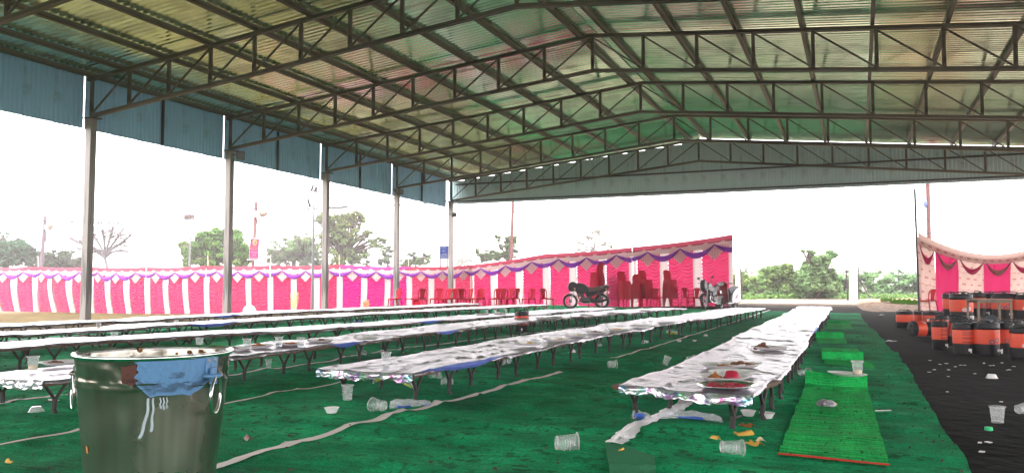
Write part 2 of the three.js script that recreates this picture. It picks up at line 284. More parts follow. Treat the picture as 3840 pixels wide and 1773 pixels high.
// ---------------------------------------------------------------- rows of low tables under foil
const ORD = ['first', 'second', 'third', 'fourth', 'fifth', 'sixth', 'seventh', 'eighth', 'ninth', 'tenth', 'eleventh', 'twelfth', 'thirteenth', 'fourteenth', 'fifteenth', 'sixteenth', 'seventeenth', 'eighteenth', 'nineteenth', 'twentieth', 'twenty-first', 'twenty-second', 'twenty-third', 'twenty-fourth', 'twenty-fifth'];
const TH = 0.315 * K, TW = 1.08 * K;           // height of the boards and width of a table
const crinkle = texture(512, (x, y) => { const r = (q, a) => { const n = tfbm(x * 1 + a, y + a * 0.7, q, 3); return 1 - Math.abs(2 * n - 1); }; const v = 0.55 * Math.pow(r(5, 0.1), 5) + 0.4 * Math.pow(r(11, 0.43), 5) + 0.25 * tfbm(x, y, 40, 2); return [v, v, v]; }, false);
const foilTex = texture(256, (x, y) => { const a = tfbm(x, y, 7, 4), v = 0.95 - 0.22 * sstep(0.6, 0.75, a); return [v, v * 0.985, v * 0.99]; });
const mFoil = std(0.53, 0.51, 0.57, 0.32, 0.88, { map: foilTex, bumpMap: crinkle, bumpScale: 0.011 });
const mFoilBlue = std(0.10, 0.17, 0.62, 0.3, 0.75, { bumpMap: crinkle, bumpScale: 0.01 });
const mBoard = std(0.13, 0.075, 0.05, 0.75, 0, { map: dirtyTex }), mLeg = std(0.022, 0.02, 0.018, 0.6, 0.2);
const legGeo = (() => {
  const r = 0.0145, y0 = TH - 0.03, yk = TH * 0.42;
  return M([bar(V(0, yk, 0), V(0.004, y0, 0.10), r, r, 6), bar(V(0, yk, 0), V(0.004, y0, -0.10), r, r, 6), bar(V(-0.006, 0.035, 0.004), V(0, yk + 0.01, 0), 0.019, 0.019, 7, 0.022), bar(V(0.012, -0.004, 0), V(-0.006, 0.045, 0.004), 0.021, 0.021, 7, 0.017)]);
})();
const TL = 1.25 * K;
const boardGeo = M([box(TW - 0.02, 0.024, TL - 0.03, 0, TH - 0.014, 0), box(0.03, 0.014, TL - 0.06, -TW / 2 + 0.045, TH - 0.033, 0), box(0.03, 0.014, TL - 0.06, TW / 2 - 0.045, TH - 0.033, 0), box(TW - 0.14, 0.014, 0.03, 0, TH - 0.0332, TL / 2 - 0.06), box(TW - 0.14, 0.014, 0.03, 0, TH - 0.0332, -TL / 2 + 0.06)]);
let tableProto = null;
const ROWS = [
  { word: 'rightmost row', path: [[-1.28, 6.43], [-1.24, 10], [-1.31, 17], [-1.42, 30.6]], n: 13, back: 0 },
  { word: 'second row from the right', path: [[-4.455, 6.68], [-4.5, 9], [-4.4, 14], [-3.5, 28.6]], n: 12, back: 0 },
  { word: 'third row from the right', path: [[-7.22, 4.9], [-7.28, 9], [-7.28, 17.9], [-5.95, 27.5]], n: 13, back: 0 },
  { word: 'fourth row from the right', path: [[-10.95, 3.8], [-10.65, 9.4], [-9.65, 13], [-9.0, 18.5], [-8.2, 26.8]], n: 13, back: 0 },
  { word: 'fifth row from the right', path: [[-13.5, 5.2], [-13.4, 11], [-12.95, 16.5], [-12.6, 22], [-11.7, 29.5]], n: 14, back: 0 },
  { word: 'leftmost row', path: [[-16.3, 6.6], [-15.9, 14], [-16.1, 18], [-15.5, 23], [-14.9, 30]], n: 13, back: 0 },
];
const rowTop = [];
ROWS.forEach((R, ri) => {
  const pts = R.path.map(([x, z]) => V(x * K, 0, -z * K)), crv = new THREE.CatmullRomCurve3(pts, false, 'centripetal'), len = crv.getLength(), n = Math.round(len / (1.27 * K)), pitch = len / n;
  const jit = [];
  for (let i = 0; i < n; i++) {
    const s = (i + 0.5) / n, p = crv.getPointAt(s), d = crv.getTangentAt(s), turn = Math.atan2(d.x, d.z) + Math.PI + rr(-0.02, 0.02) + (ri === 0 && i === 0 ? -0.19 : 0), dy = rr(-0.012, 0.014), dx = rr(-0.03, 0.03);
    const label = i === 0 ? `low board table at the near end of the ${R.word}` : i === n - 1 ? `low board table at the far end of the ${R.word}` : `${ORD[i]} low table from the near end of the ${R.word}`.replace(/ beside the green mats| along the yellow ground|, with the glittering end|, behind the steel bin/, '');
    let t;
    const pos = V(p.x + dx, 0.008 + dy * 0.2, p.z);
    if (!tableProto) {
      t = tableProto = thing('low_table', label, 'table', pos, turn, 'low tables set in long rows');
      part('tabletop', boardGeo, mBoard, t);
      for (const [a, b] of [[-1, -1], [-1, 1], [1, -1], [1, 1]]) { const l = part('leg', legGeo, mLeg, t); l.position.set(a * (TW / 2 - 0.07), 0, b * TL * (0.25 + 0.12 * a * b * 0.5 + 0.05)); if (a < 0) l.rotation.y = Math.PI; }
    } else t = copy(tableProto, label, pos, turn);
    t.scale.set(1, 1 + dy / TH, pitch / (TL + 0.02)); t.rotation.z = rr(-0.01, 0.01);
    jit.push({ dy, dx });
  }
  // one long crumpled sheet of foil over the whole row
  const near = ri < 3, steps = Math.round(len / (near ? 0.045 : 0.09)), m = near ? 26 : 16, hw = TW / 2 + 0.012;
  const top = (s, q) => {                     // q from -1 (left) to 1 (right) across the board
    const f = clamp(s * n - 0.5, 0, n - 1), i = Math.floor(f), j = Math.min(n - 1, i + 1), u = sstep(0.3, 0.7, f - i), dy = lerp(jit[i].dy, jit[j].dy, u), dx = lerp(jit[i].dx, jit[j].dx, u);
    const p = crv.getPointAt(s), d = crv.getTangentAt(s), a = s * len, c = q * hw;
    const fold = 1 - Math.abs(2 * vnoise(a * 1.5 + ri * 31 + c * 0.8, c * 5.2 + a * 0.5) - 1), fold2 = 1 - Math.abs(2 * vnoise(a * 5 + ri * 7, c * 6 + a * 1.7 + 40) - 1);
    const y = TH + 0.014 + dy + 0.014 * Math.pow(fold, 9) + 0.006 * Math.pow(fold2, 8) + 0.003 * (vnoise(a * 3, c * 3) - 0.5);
    const sk = ri === 0 ? -0.11 * q * K * (1 - sstep(0, 2.2 * K, a)) : 0; return V(p.x + dx - d.z * c + d.x * sk, y, p.z + d.x * c + d.z * sk);
  };
  rowTop.push({ top, len, crv });
  const drop = (s, side) => (ri < 2 ? 0.018 : 0.01) + 0.016 * vnoise(s * len * 1.3 + side * 9, ri * 3 + side) + 0.02 * Math.pow(vnoise(s * len * 6, side + 5), 3);
  const g = grid(steps, m, (s, t) => {
    const k = Math.round(t * m);
    if (k === 0 || k === m) { const sd = k ? 1 : -1, p = top(s, sd * 1.012); p.y -= drop(s, sd); return p; }
    return top(s, ((k - 1) / (m - 2)) * 2 - 1);
  }, (s, t) => [s * len / 0.9, t * 1.2]);
  const w = ['rightmost row of tables', 'second row of tables from the right', 'third row of tables, behind the steel bin', 'fourth row of tables from the right', 'fifth row of tables from the right', 'leftmost row of tables'][ri];
  const foil = thing('foil_cover', `long crumpled silver foil sheet over the ${w}`, 'table cover', null, 0, 'foil sheets over the table rows');
  part('foil_sheet', g, mFoil, foil);
  // torn flap folded over the near end
  const flap = grid(40, 5, (u, t) => { const q = u * 2 - 1, p = top(0, q), d = crv.getTangentAt(0), h = (0.045 + 0.03 * vnoise(u * 9, ri) + 0.02 * vnoise(u * 37, ri + 3)) * t, o = 0.012 + 0.012 * vnoise(u * 22, t * 3 + ri); return V(p.x - d.x * o * Math.min(1, t * 3), p.y - h, p.z - d.z * o * Math.min(1, t * 3)); }, (u, t) => [u * 1.1, t * 0.1]);
  const col = [], c = new THREE.Color(), np = flap.attributes.position.count;
  for (let i = 0; i < np; i++) { const u = flap.attributes.uv.getX(i), v = vnoise(u * 30, flap.attributes.uv.getY(i) * 60); ri < 2 && v > 0.55 ? c.setHSL((vnoise(u * 17, 3) * 0.75 + 0.12 + 0.25 * v) % 1, 0.45, 0.42) : c.setRGB(0.7, 0.7, 0.75); col.push(c.r, c.g, c.b); }
  flap.setAttribute('color', new THREE.Float32BufferAttribute(col, 3));
  part('end_flap', flap, new THREE.MeshStandardMaterial({ vertexColors: true, roughness: 0.25, metalness: 0.8, bumpMap: crinkle, bumpScale: 0.01, side: THREE.DoubleSide }), foil);
  // blue-coated back showing where the edge is turned over
  const turned = [[[0.36, 0.44]], [[0.005, 0.10]], [[0.19, 0.225], [0.33, 0.37]], [[0.5, 0.54]], [[0.3, 0.36]], [[0.4, 0.45]]][ri];
  for (const [a, b] of turned) part('turned_edge', grid(24, 4, (u, t) => { const s = lerp(a, b, u), p = top(s, 1.02), d = crv.getTangentAt(s), k = Math.sin(u * Math.PI); p.y += 0.004 - 0.06 * t * k; p.x += -d.z * 0.012 * k * Math.sin(t * 3); p.z += d.x * 0.012 * k * Math.sin(t * 3); return p; }), mFoilBlue, foil);
});
// red-brown lipping on the near end of the rightmost row
// ---------------------------------------------------------------- pink cloth walls
const weave = texture(256, (x, y) => { const v = 0.5 + 0.25 * Math.sin(x * 256 * Math.PI / 2) + 0.25 * Math.sin(y * 256 * Math.PI / 2); return [v, v, v]; }, false);
const cloth = (r, g, b, o = {}) => phys(r, g, b, 1, { transmission: 0.45, thickness: 0, ior: 1.2, ...o });
const polka = texture(256, (x, y) => {
  let d = 0, e = 0; for (let j = -1; j <= 4; j++) for (let i = -1; i <= 4; i++) { const px = (i + (j & 1) * 0.5) / 4, py = j / 4; const q = Math.hypot(x - px, y - py); if (q < 0.034) d = 1; const q2 = Math.hypot(x - px - 0.125, y - py - 0.06); if (q2 < 0.028) e = 1; }
  return d ? [0.72, 0.34, 0.52] : e ? [0.95, 0.78, 0.62] : [0.97, 0.93, 0.92];
});
const sprig = texture(256, (x, y) => { let d = 0; for (let j = -1; j <= 3; j++) for (let i = -1; i <= 3; i++) { const px = (i + 0.5 * (j & 1)) / 3, py = j / 3, a = x - px, b = y - py; if (Math.abs(a * 0.8 + b * 0.6) < 0.05 && Math.abs(a * 0.6 - b * 0.8) < 0.016) d = 1; } return d ? [0.78, 0.6, 0.62] : [0.97, 0.94, 0.93]; });
const mPinks = [cloth(0.476, 0.021, 0.111), cloth(0.492, 0.030, 0.123), cloth(0.500, 0.034, 0.115)], mMagenta = cloth(0.459, 0.008, 0.180);
const mBand = cloth(0.30, 0.045, 0.075), mBand2 = cloth(0.492, 0.041, 0.164), mSwag = cloth(0.21, 0.035, 0.36, { transmission: 0.25, roughness: 0.9 }), mPolka = cloth(0.56, 0.51, 0.51, { map: polka }), mStripe = cloth(0.56, 0.51, 0.51, { map: sprig }), mPole = std(0.62, 0.5, 0.38, 0.7);
for (let i = 0; i + 1 < POSTS.length; i++) {
  const A = POSTS[i], B = POSTS[i + 1], base = A.bot.clone();
  const names = ['just inside the left edge of the picture, leftmost', 'behind the leftmost steel column', 'right of the leftmost steel column', 'below the bare tree, plain pale pink', 'left of the second steel column', 'behind the striped sack', 'behind the yellow palm frond', 'in strong magenta between two paler ones', 'behind the first red chairs, under the blue sign', 'behind the middle group of red chairs', 'behind the black motorcycle', 'at the tall right end, behind the scooter'];
  const w = thing('cloth_wall', `ruched pink cloth panel with purple swags ${names[i]}`, 'cloth wall', base, 0, 'ruched pink panels of the long cloth wall');
  const dir = B.bot.clone().sub(A.bot); dir.y = 0; const wid = dir.length(); dir.normalize(); const nrm = V(-dir.z, 0, dir.x); if (nrm.dot(V(0, 0, 1)) < 0) nrm.negate();
  const hgt = (A.top.y - A.bot.y + B.top.y - B.bot.y) / 2, sag = 0.05 * K, bil = i < 8 ? 0.34 * K : 0.12 * K;
  const P = (u, v, off = 0) => {
    const t = A.top.clone().lerp(B.top, u), b = A.bot.clone().lerp(B.bot, u); t.y -= sag * Math.sin(Math.PI * u);
    const p = t.lerp(b, v); const bl = bil * Math.sin(Math.PI * Math.pow(clamp(v), 0.75)) * Math.sin(Math.PI * u) * (0.6 + 0.4 * vnoise(i, 3)) - 0.1 * K * v * v;
    return p.addScaledVector(nrm, off + bl).sub(base);
  };
  const patch = (u0, u1, v0, v1, nu, nv, off, scale = 1) => grid(nu, nv, (s, t) => { const u = lerp(u0, u1, s), a = typeof v0 === 'function' ? v0(u) : v0, b = typeof v1 === 'function' ? v1(u) : v1; return P(u, lerp(a, b, t), typeof off === 'function' ? off(s, t, u) : off); }, (s, t) => [lerp(u0, u1, s) * wid * scale, lerp(0, 1, t) * hgt * scale]);
  const sw = [0, 1, 2, 3].map(() => rr(0.82, 1.15)), mag = i === 7, pink = mag ? mMagenta : mPinks[i % 3];
  for (const [a, b] of [[0.035, 0.298], [0.368, 0.632], [0.702, 0.965]]) {
    const ph = rr(0, 1), g = grid(20, 126, (s, t) => {
      const x = (s * 2) % 1, e = s === 1 ? 1 : x, hang = 1 - Math.pow(2 * e - 1, 2), q = t * 17 - 1.1 * hang + ph + 0.5 * vnoise(s * 3 + i * 7, t * 9), fr = q - Math.floor(q);
      const o = 0.14 * K * (Math.pow(fr, 0.8) * (fr < 0.9 ? 1 : (1 - fr) / 0.1)) + 0.05 * K * Math.sin(Math.PI * e);
      return P(lerp(a, b, s), lerp(0.06, 1.0 + 0.012 * Math.abs(Math.sin(s * 6.28)), t), o);
    });
    part('ruched_drape', g, pink, w);
  }
  for (const [a, b] of [[0, 0.04], [0.29, 0.376], [0.624, 0.71], [0.96, 1]]) part('white_stripe', patch(a, b, 0.06, 1.01, 3, 16, 0.19 * K, 2.2), mStripe, w);
  const vee = u => { let d = 1; for (const c of [0.167, 0.5, 0.833]) d = Math.min(d, Math.abs(u - c)); return 0.15 + 0.19 * Math.max(0, 1 - d / 0.115) + 0.012 * Math.sin(u * 300); };
  for (const [a, b] of [[0, 0.333], [0.333, 0.667], [0.667, 1]]) part('dotted_valance', patch(a, b, 0.05, vee, 40, 4, (s, t) => 0.225 * K + 0.02 * K * t, 1.1), mPolka, w);
  for (const [a, b, h] of [[-0.167, 0.167, 1], [0.167, 0.5, 0], [0.5, 0.833, 0], [0.833, 1.167, 2]]) {
    const s0 = h === 1 ? 0.5 : 0, s1 = h === 2 ? 0.5 : 1, up = (h ? 0.8 : 1) * sw[h === 1 ? 0 : h === 2 ? 3 : a < 0.3 ? 1 : 2];
    part('purple_swag', grid(h ? 14 : 26, 14, (s, t) => { const q = lerp(s0, s1, s), k = 4 * q * (1 - q), u = lerp(a, b, q), v = lerp(0.085 + 0.095 * k * up, 0.105 + 0.165 * k * up, t); return P(clamp(u), v, (0.255 + 0.05 * Math.sin(Math.PI * t) + 0.022 * Math.cos(t * 3.2 * 2 * Math.PI) * (0.4 + 0.6 * k)) * K); }), mSwag, w);
  }
  part('top_band', patch(0, 1, -0.012, 0.075, 24, 3, (s, t) => (0.235 + 0.02 * Math.sin(s * 40) * t) * K), mag ? mBand2 : mBand, w);
  const poleTop = i < 9 ? 0.62 * K : 0.03, q = P(0, 0, -0.05 * K), r = P(0, 1, -0.05 * K);
  part('bamboo_pole', bar(V(r.x, r.y - 0.03, r.z), V(q.x, q.y + poleTop, q.z), 0.022 * K, 0.022 * K, 6, 0.016 * K), mPole, w);
  if (i === POSTS.length - 2) { const q2 = P(1, 0, -0.05 * K), r2 = P(1, 1, -0.05 * K); part('bamboo_pole', bar(V(r2.x, r2.y - 0.03, r2.z), V(q2.x, q2.y + 0.03, q2.z), 0.022 * K, 0.022 * K, 6, 0.016 * K), mPole, w); }
}
// the printed cloth at the right, hung slack between two poles
{
  const d = 33.6 * K, A = { top: at(3440, 872, d), bot: at(3452, 1170, d) }, B = { top: at(4010, 868, d * 0.97), bot: at(4010, 1172, d * 0.97) }, base = A.bot.clone(); base.y = 0;
  const w = thing('printed_cloth_wall', 'slack printed pink and cream cloth hung behind the water coolers', 'cloth wall', base);
  const nrm = V(Math.sin(YAW), 0, Math.cos(YAW)).normalize();
  const P = (u, v, off = 0) => { const t = A.top.clone().lerp(B.top, u), b = A.bot.clone().lerp(B.bot, u); t.y -= 0.95 * K * Math.pow(Math.sin(Math.PI * clamp(u)), 0.85) * 1.02; b.y = 0.02; return t.lerp(b, v).addScaledVector(nrm, off).sub(base); };
  const floral = texture(256, (x, y) => { let d = 0; for (let j = -1; j <= 3; j++) for (let i = -1; i <= 3; i++) { const px = (i + 0.5 * (j & 1)) / 3 + 0.02 * hash(i & 3, j & 3), py = j / 3, a = (x - px) / 0.075, b = (y - py) / 0.05, r = a * a + b * b; if (r < 1) d = Math.max(d, r > 0.55 ? 0.9 : Math.abs(b) < 0.22 ? 0.9 : 0.35); } const n = tfbm(x, y, 6, 3) * 0.06; return [lerp(0.95, 0.80, d) - n, lerp(0.84, 0.42, d) - n, lerp(0.80, 0.44, d) - n]; });
  const mFl = cloth(0.656, 0.607, 0.590, { map: floral }), mPk = cloth(0.476, 0.015, 0.098), mSw = cloth(0.369, 0.007, 0.074), mSw2 = cloth(0.328, 0.230, 0.221, { map: floral });
  const edges = [0, 0.115, 0.27, 0.44, 0.62, 0.80, 0.97];
  for (let k = 0; k + 1 < edges.length; k++) {
    const a = edges[k], b = edges[k + 1], fl = k % 2 === 0;
    part(fl ? 'printed_strip' : 'pink_strip', grid(16, 24, (s, t) => P(lerp(a, b, s), lerp(0.05, 1, t), 0.05 * K * Math.sin(s * 12 + 2.4 * t + k) * (0.4 + vnoise(k + s * 3, t * 3)) * (1 - 0.4 * t)), (s, t) => [lerp(a, b, s) * 6.5, t * 3.2]), fl ? mFl : mPk, w);
    part('swag', grid(20, 10, (s, t) => { const q = 4 * s * (1 - s), v = lerp(0.13 + 0.14 * q, 0.15 + 0.22 * q, t); return P(lerp(a + 0.008, b - 0.008, s), v, (0.08 + 0.05 * Math.sin(t * Math.PI) + (fl ? 0 : 0.02 * Math.cos(t * 20))) * K); }), fl ? mSw : mSw2, w);
  }
  part('top_band', grid(40, 4, (s, t) => P(s, lerp(-0.01, 0.155, t), 0.10 * K), (s, t) => [s * 6.5, t * 0.5]), mFl, w);
  for (const [u, up] of [[0, 0], [1, 0]]) { const r = P(u, 1, -0.05), q = P(u, 0, -0.05); part('pole', bar(V(r.x, 0, r.z), V(q.x, q.y + 1.85 * K, q.z), 0.045 * K, 0.045 * K, 8), mDark, w); }
}

// ---------------------------------------------------------------- red plastic chairs (local +x is the front)
const mChair = phys(0.46, 0.003, 0.024, 0.6, { specularIntensity: 0.15 });
const CH = 0.93 * K / 0.84;
function chairParts(o) {
  const seat = grid(8, 8, (s, t) => V(lerp(-0.19, 0.21, s), 0.43 - 0.022 * Math.sin(Math.PI * t) * Math.sin(Math.PI * Math.min(1, s * 1.05)) - 0.02 * Math.pow(s, 4), lerp(-0.205, 0.205, t) * lerp(0.92, 1.04, s)));
  const rim = M([seat, box(0.022, 0.044, 0.41, 0.205, 0.398, 0), box(0.38, 0.04, 0.02, 0.01, 0.403, 0.203), box(0.38, 0.04, 0.02, 0.01, 0.403, -0.203)]);
  part('seat', rim, mChair, o);
  const sh = new THREE.Shape(); sh.moveTo(-0.185, 0); sh.lineTo(-0.205, 0.22); sh.quadraticCurveTo(-0.215, 0.40, -0.10, 0.425); sh.quadraticCurveTo(0, 0.435, 0.10, 0.425); sh.quadraticCurveTo(0.215, 0.40, 0.205, 0.22); sh.lineTo(0.185, 0);
  for (const s of [-1, 1]) { const h = new THREE.Path(); const pts = [[0.085, 0.03], [0.158, 0.03], [0.176, 0.22], [0.16, 0.345], [0.128, 0.32], [0.105, 0.2]]; const q = s > 0 ? pts : pts.slice().reverse(); h.moveTo(s * q[0][0], q[0][1]); for (const p of q.slice(1)) h.lineTo(s * p[0], p[1]); h.closePath(); sh.holes.push(h); }
  const bk = new THREE.ExtrudeGeometry(sh, { depth: 0.016, bevelEnabled: false, curveSegments: 5 }), a = bk.attributes.position;
  for (let i = 0; i < a.count; i++) { const x = a.getX(i), y = a.getY(i), z = a.getZ(i); a.setXYZ(i, -0.185 - 0.19 * y + 0.9 * x * x + z, 0.425 + y * 0.98, x); }
  bk.computeVertexNormals(); part('backrest', bk, mChair, o);
  for (const [sx, sz] of [[1, 1], [1, -1], [-1, 1], [-1, -1]]) { const x0 = sx > 0 ? 0.195 : -0.18, x1 = sx > 0 ? 0.225 : -0.245, z0 = 0.19 * sz, z1 = 0.215 * sz; part('leg', M([bar(V(x1, 0, z1), V(x0, 0.42, z0), 0.03, 0.014), bar(V(x1 - sx * 0.012, 0, z1), V(x0 - sx * 0.018, 0.42, z0 - sz * 0.012), 0.014, 0.034)]), mChair, o); }
}
let chairProto = null, chairsN = 0;
function chair(pos, turn, label, group) {
  if (!chairProto) { chairProto = thing('plastic_chair', label, 'chair', pos, turn, group); chairParts(chairProto); chairProto.scale.setScalar(CH); return chairProto; }
  return copy(chairProto, label, pos, turn, group);
}
const onG = (px, py) => { let p = G(px, py); for (let k = 0; k < 4; k++) p = G(px, py, terrain(p.x, p.z) + 0.01); p.y = terrain(p.x, p.z) + 0.012; return p; };
const singles = [
  [1480, 1158, 40, 'standing alone, leftmost of the chairs against the cloth wall'], [1575, 1157, 190, 'turned right, second from the left along the cloth wall'], [1637, 1157, 70, 'leftmost of the trio beside the fifth column'], [1668, 1158, 95, 'middle of the trio beside the fifth column'], [1693, 1157, 80, 'rightmost of the trio beside the fifth column'],
  [1731, 1157, 35, 'turned left, just right of the fifth column'], [1750, 1156, 110, 'half hidden behind another, right of the fifth column'], [1788, 1157, 92, 'standing apart between two chair groups, facing the tables'], [1795, 1153, 85, 'behind the chair that stands apart'],
  [1858, 1157, 75, 'leftmost of the middle group'], [1882, 1156, 60, 'second in the middle group'], [1902, 1157, 95, 'third in the middle group'], [1925, 1155, 170, 'rightmost of the middle group, turned right'], [1983, 1157, 92, 'facing the tables left of the black motorcycle'], [2050, 1156, 0, 'turned left, nearest to the black motorcycle'],
  [2458, 1154, 60, 'in front of the third tall stack'], [2488, 1149, 190, 'just left of the fourth tall stack'], [2580, 1152, 20, 'leftmost of the group right of the tall stacks'], [2604, 1154, 95, 'middle of the group right of the tall stacks'], [2638, 1148, 80, 'behind the second motorcycle'], [3485, 1168, 200, 'standing alone by the printed cloth and the coolers'],
];
for (const [x, y, a, l] of singles) chair(onG(x, y), face(a), 'crimson plastic chair ' + l, 'single red chairs');
{ const c = chair(onG(1528, 1159), face(60), 'crimson plastic chair tipped over on its side near the fifth column', 'single red chairs'); c.rotation.order = 'YXZ'; c.rotation.x = Math.PI / 2; c.position.y += 0.22; }
const stacks = [[2232, 1152, 986, 185, 'tall stack behind the black motorcycle'], [2322, 1150, 1001, 20, 'left stack of the crowded pair'], [2346, 1156, 1017, 20, 'front stack of the crowded pair'], [2390, 1153, 1026, 60, 'short stack beside the crowded pair'], [2428, 1153, 1011, 10, 'third tall stack'], [2520, 1151, 1012, 15, 'fourth tall stack']];
for (const [x, yb, yt, a, l] of stacks) {
  const p = onG(x, yb), dep = depthOf(p), H = (yb - yt) / FOCAL * dep, pitch = 0.062 * K, n = Math.max(3, Math.round((H - 0.86 * CH) / pitch) + 1), th = face(a), fx = V(Math.cos(th), 0, -Math.sin(th));
  for (let k = 0; k < n; k++) { const q = p.clone().addScaledVector(fx, 0.006 * k * K); q.y += k * pitch; chair(q, th + rr(-0.015, 0.015), `crimson plastic chair, ${k === 0 ? 'lowest' : k === n - 1 ? 'topmost' : ORD[k] + ' from the floor'} in the ${l}`, 'stacked red chairs'); }
}
// ---------------------------------------------------------------- motorcycles and scooter (local +x is forward, y up)
const mBodyBlack = phys(0.010, 0.010, 0.013, 0.4, { specularIntensity: 0.5, clearcoat: 0.12, clearcoatRoughness: 0.2 }), mMaroon = phys(0.15, 0.006, 0.012, 0.4, { specularIntensity: 0.5, clearcoat: 0.15, clearcoatRoughness: 0.2 }), mSilverPaint = phys(0.30, 0.295, 0.29, 0.4, { clearcoat: 0.6 }), mSeatBrown = std(0.10, 0.035, 0.03, 0.6), mSeatGrey = std(0.05, 0.055, 0.07, 0.6), mLens = phys(0.3, 0.3, 0.29, 0.12, { clearcoat: 1 }), mRedLens = phys(0.4, 0.01, 0.01, 0.2, { clearcoat: 1 });
function wheel(o, x, R, w, spokes) {
  const t = new THREE.Group(); t.name = 'wheel'; t.position.set(x, R, 0); o.add(t);
  part('tyre', new THREE.TorusGeometry(R - w * 0.5, w * 0.5, 10, 32), mRubber, t);
  const sp = []; for (let k = 0; k < spokes; k++) { const a = k / spokes * Math.PI * 2; sp.push(bar(V(Math.cos(a) * 0.05, Math.sin(a) * 0.05, 0), V(Math.cos(a + 0.12) * (R - w), Math.sin(a + 0.12) * (R - w), 0), spokes > 8 ? 0.006 : 0.022, spokes > 8 ? 0.006 : 0.03)); }
  part('rim', M([new THREE.TorusGeometry(R - w * 1.02, 0.016, 6, 28), ...sp]), mAlu, t);
  part('hub', cyl(0.062, 0.062, 0.10, 14).rotateX(Math.PI / 2), mDark, t);
}
function motorcycle(pos, turn, label, v) {
  const o = thing('motorcycle', label, 'motorcycle', pos, turn), R = 0.30, wb = 0.635;
  wheel(o, wb, R, 0.085, v.spokes); wheel(o, -wb, R, 0.10, v.spokes);
  for (const s of [-1, 1]) part('fork_tube', bar(V(wb, R, 0.085 * s), V(0.42, 0.86, 0.085 * s), 0.022, 0.022, 8, 0.018), mAlu, o);
  part('front_fender', grid(16, 4, (s, t) => { const a = lerp(0.25, 2.5, s), q = (t - 0.5); return V(wb + Math.cos(a) * 0.335, R + Math.sin(a) * 0.335 - 0.03 * Math.abs(q) * 2 * 0.4, q * 0.13); }), v.fender, o);
  part('fuel_tank', profile(splineOutline([[-0.06, 0.70], [-0.02, 0.82], [0.12, 0.93], [0.28, 0.95], [0.38, 0.88], [0.37, 0.75], [0.2, 0.70]]), 0.26, 0.07, 4), v.body, o);
  part('seat', profile(splineOutline([[-0.02, 0.79], [-0.06, 0.72], [-0.4, 0.74], [-0.66, 0.83], [-0.68, 0.89], [-0.45, 0.855], [-0.25, 0.80], [-0.1, 0.83]]), 0.24, 0.04, 3), v.seat, o);
  part('side_panel', profile(splineOutline([[-0.02, 0.70], [-0.05, 0.52], [-0.3, 0.56], [-0.5, 0.70], [-0.3, 0.73]]), 0.20, 0.03, 2), v.body, o);
  part('tail_cowl', profile(splineOutline([[-0.5, 0.76], [-0.86, 0.90], [-0.9, 0.84], [-0.72, 0.70], [-0.5, 0.68]]), 0.16, 0.03, 2), v.body, o);
  part('tail_lamp', rbox(0.05, 0.07, 0.13, 0.015, -0.89, 0.84, 0), mRedLens, o);
  part('rear_fender', grid(14, 4, (s, t) => { const a = lerp(0.9, 3.3, s), q = t - 0.5; return V(-wb + Math.cos(a) * 0.34, R + Math.sin(a) * 0.34, q * 0.15); }), mBlack, o);
  part('engine', M([rbox(0.34, 0.2, 0.24, 0.04, 0.03, 0.36, 0), ...[0, 1, 2, 3, 4, 5].map(k => box(0.17, 0.016, 0.2, 0.15 + k * 0.008, 0.47 + k * 0.028, 0)), cyl(0.10, 0.10, 0.30, 18).rotateX(Math.PI / 2).translate(-0.06, 0.36, 0), rbox(0.14, 0.1, 0.18, 0.03, 0.2, 0.66, 0)]), v.engine, o);
  part('frame', M([bar(V(0.4, 0.82, 0), V(0.22, 0.28, 0), 0.04, 0.04, 8), bar(V(0.22, 0.28, 0), V(-0.25, 0.28, 0), 0.035, 0.035, 8), bar(V(-0.25, 0.28, 0), V(-0.1, 0.72, 0), 0.04, 0.04, 8), bar(V(-0.2, 0.36, 0.09), V(-wb, R, 0.09), 0.03, 0.045), bar(V(-0.2, 0.36, -0.09), V(-wb, R, -0.09), 0.03, 0.045)]), mDark, o);
  for (const s of [-1, 1]) part('shock_absorber', bar(V(-wb + 0.03, R + 0.02, 0.11 * s), V(-0.48, 0.70, 0.11 * s), 0.028, 0.028, 8), mDark, o);
  part('exhaust_pipe', tube([[0.24, 0.5, -0.08], [0.3, 0.32, -0.1], [0.1, 0.22, -0.13], [-0.25, 0.24, -0.15]], 0.02, 16, 8), mChrome, o);
  part('muffler', bar(V(-0.22, 0.24, -0.15), V(-0.85, 0.36, -0.16), 0.035, 0.035, 12, 0.048), v.muffler, o);
  part('chain_cover', profile(splineOutline([[-0.15, 0.42], [-0.15, 0.34], [-0.7, 0.26], [-0.72, 0.34]]), 0.03, 0.006, 1).translate(0, 0, 0.12), mDark, o);
  part('headlamp_cowl', profile(splineOutline(v.cowl), 0.20, 0.06, 3), v.cowlMat, o);
  part('headlamp', new THREE.SphereGeometry(0.085, 14, 10).scale(0.55, 1, 1.15).translate(v.lampX, 0.86, 0), mLens, o);
  part('handlebar', tube([[0.30, 1.05, 0.36], [0.36, 1.04, 0.24], [0.40, 0.99, 0.08], [0.40, 0.99, -0.08], [0.36, 1.04, -0.24], [0.30, 1.05, -0.36]], 0.013, 24, 6), mDark, o);
  for (const s of [-1, 1]) { const q = part('mirror', M([tube([[0.34, 1.05, 0.2 * s], [0.36, 1.14, 0.24 * s], [0.33, 1.21, 0.28 * s]], 0.007, 8, 5), new THREE.SphereGeometry(0.065, 12, 8).scale(0.25, 0.75, 1.1).translate(0.33, 1.24, 0.30 * s)]), mDark, o); }
  for (const s of [-1, 1]) for (const [x, y] of [[0.47, 0.80], [-0.78, 0.78]]) part('indicator', new THREE.SphereGeometry(0.03, 8, 6).scale(1.2, 0.9, 1.3).translate(x, y, 0.15 * s), std(0.7, 0.2, 0.03, 0.3), o);
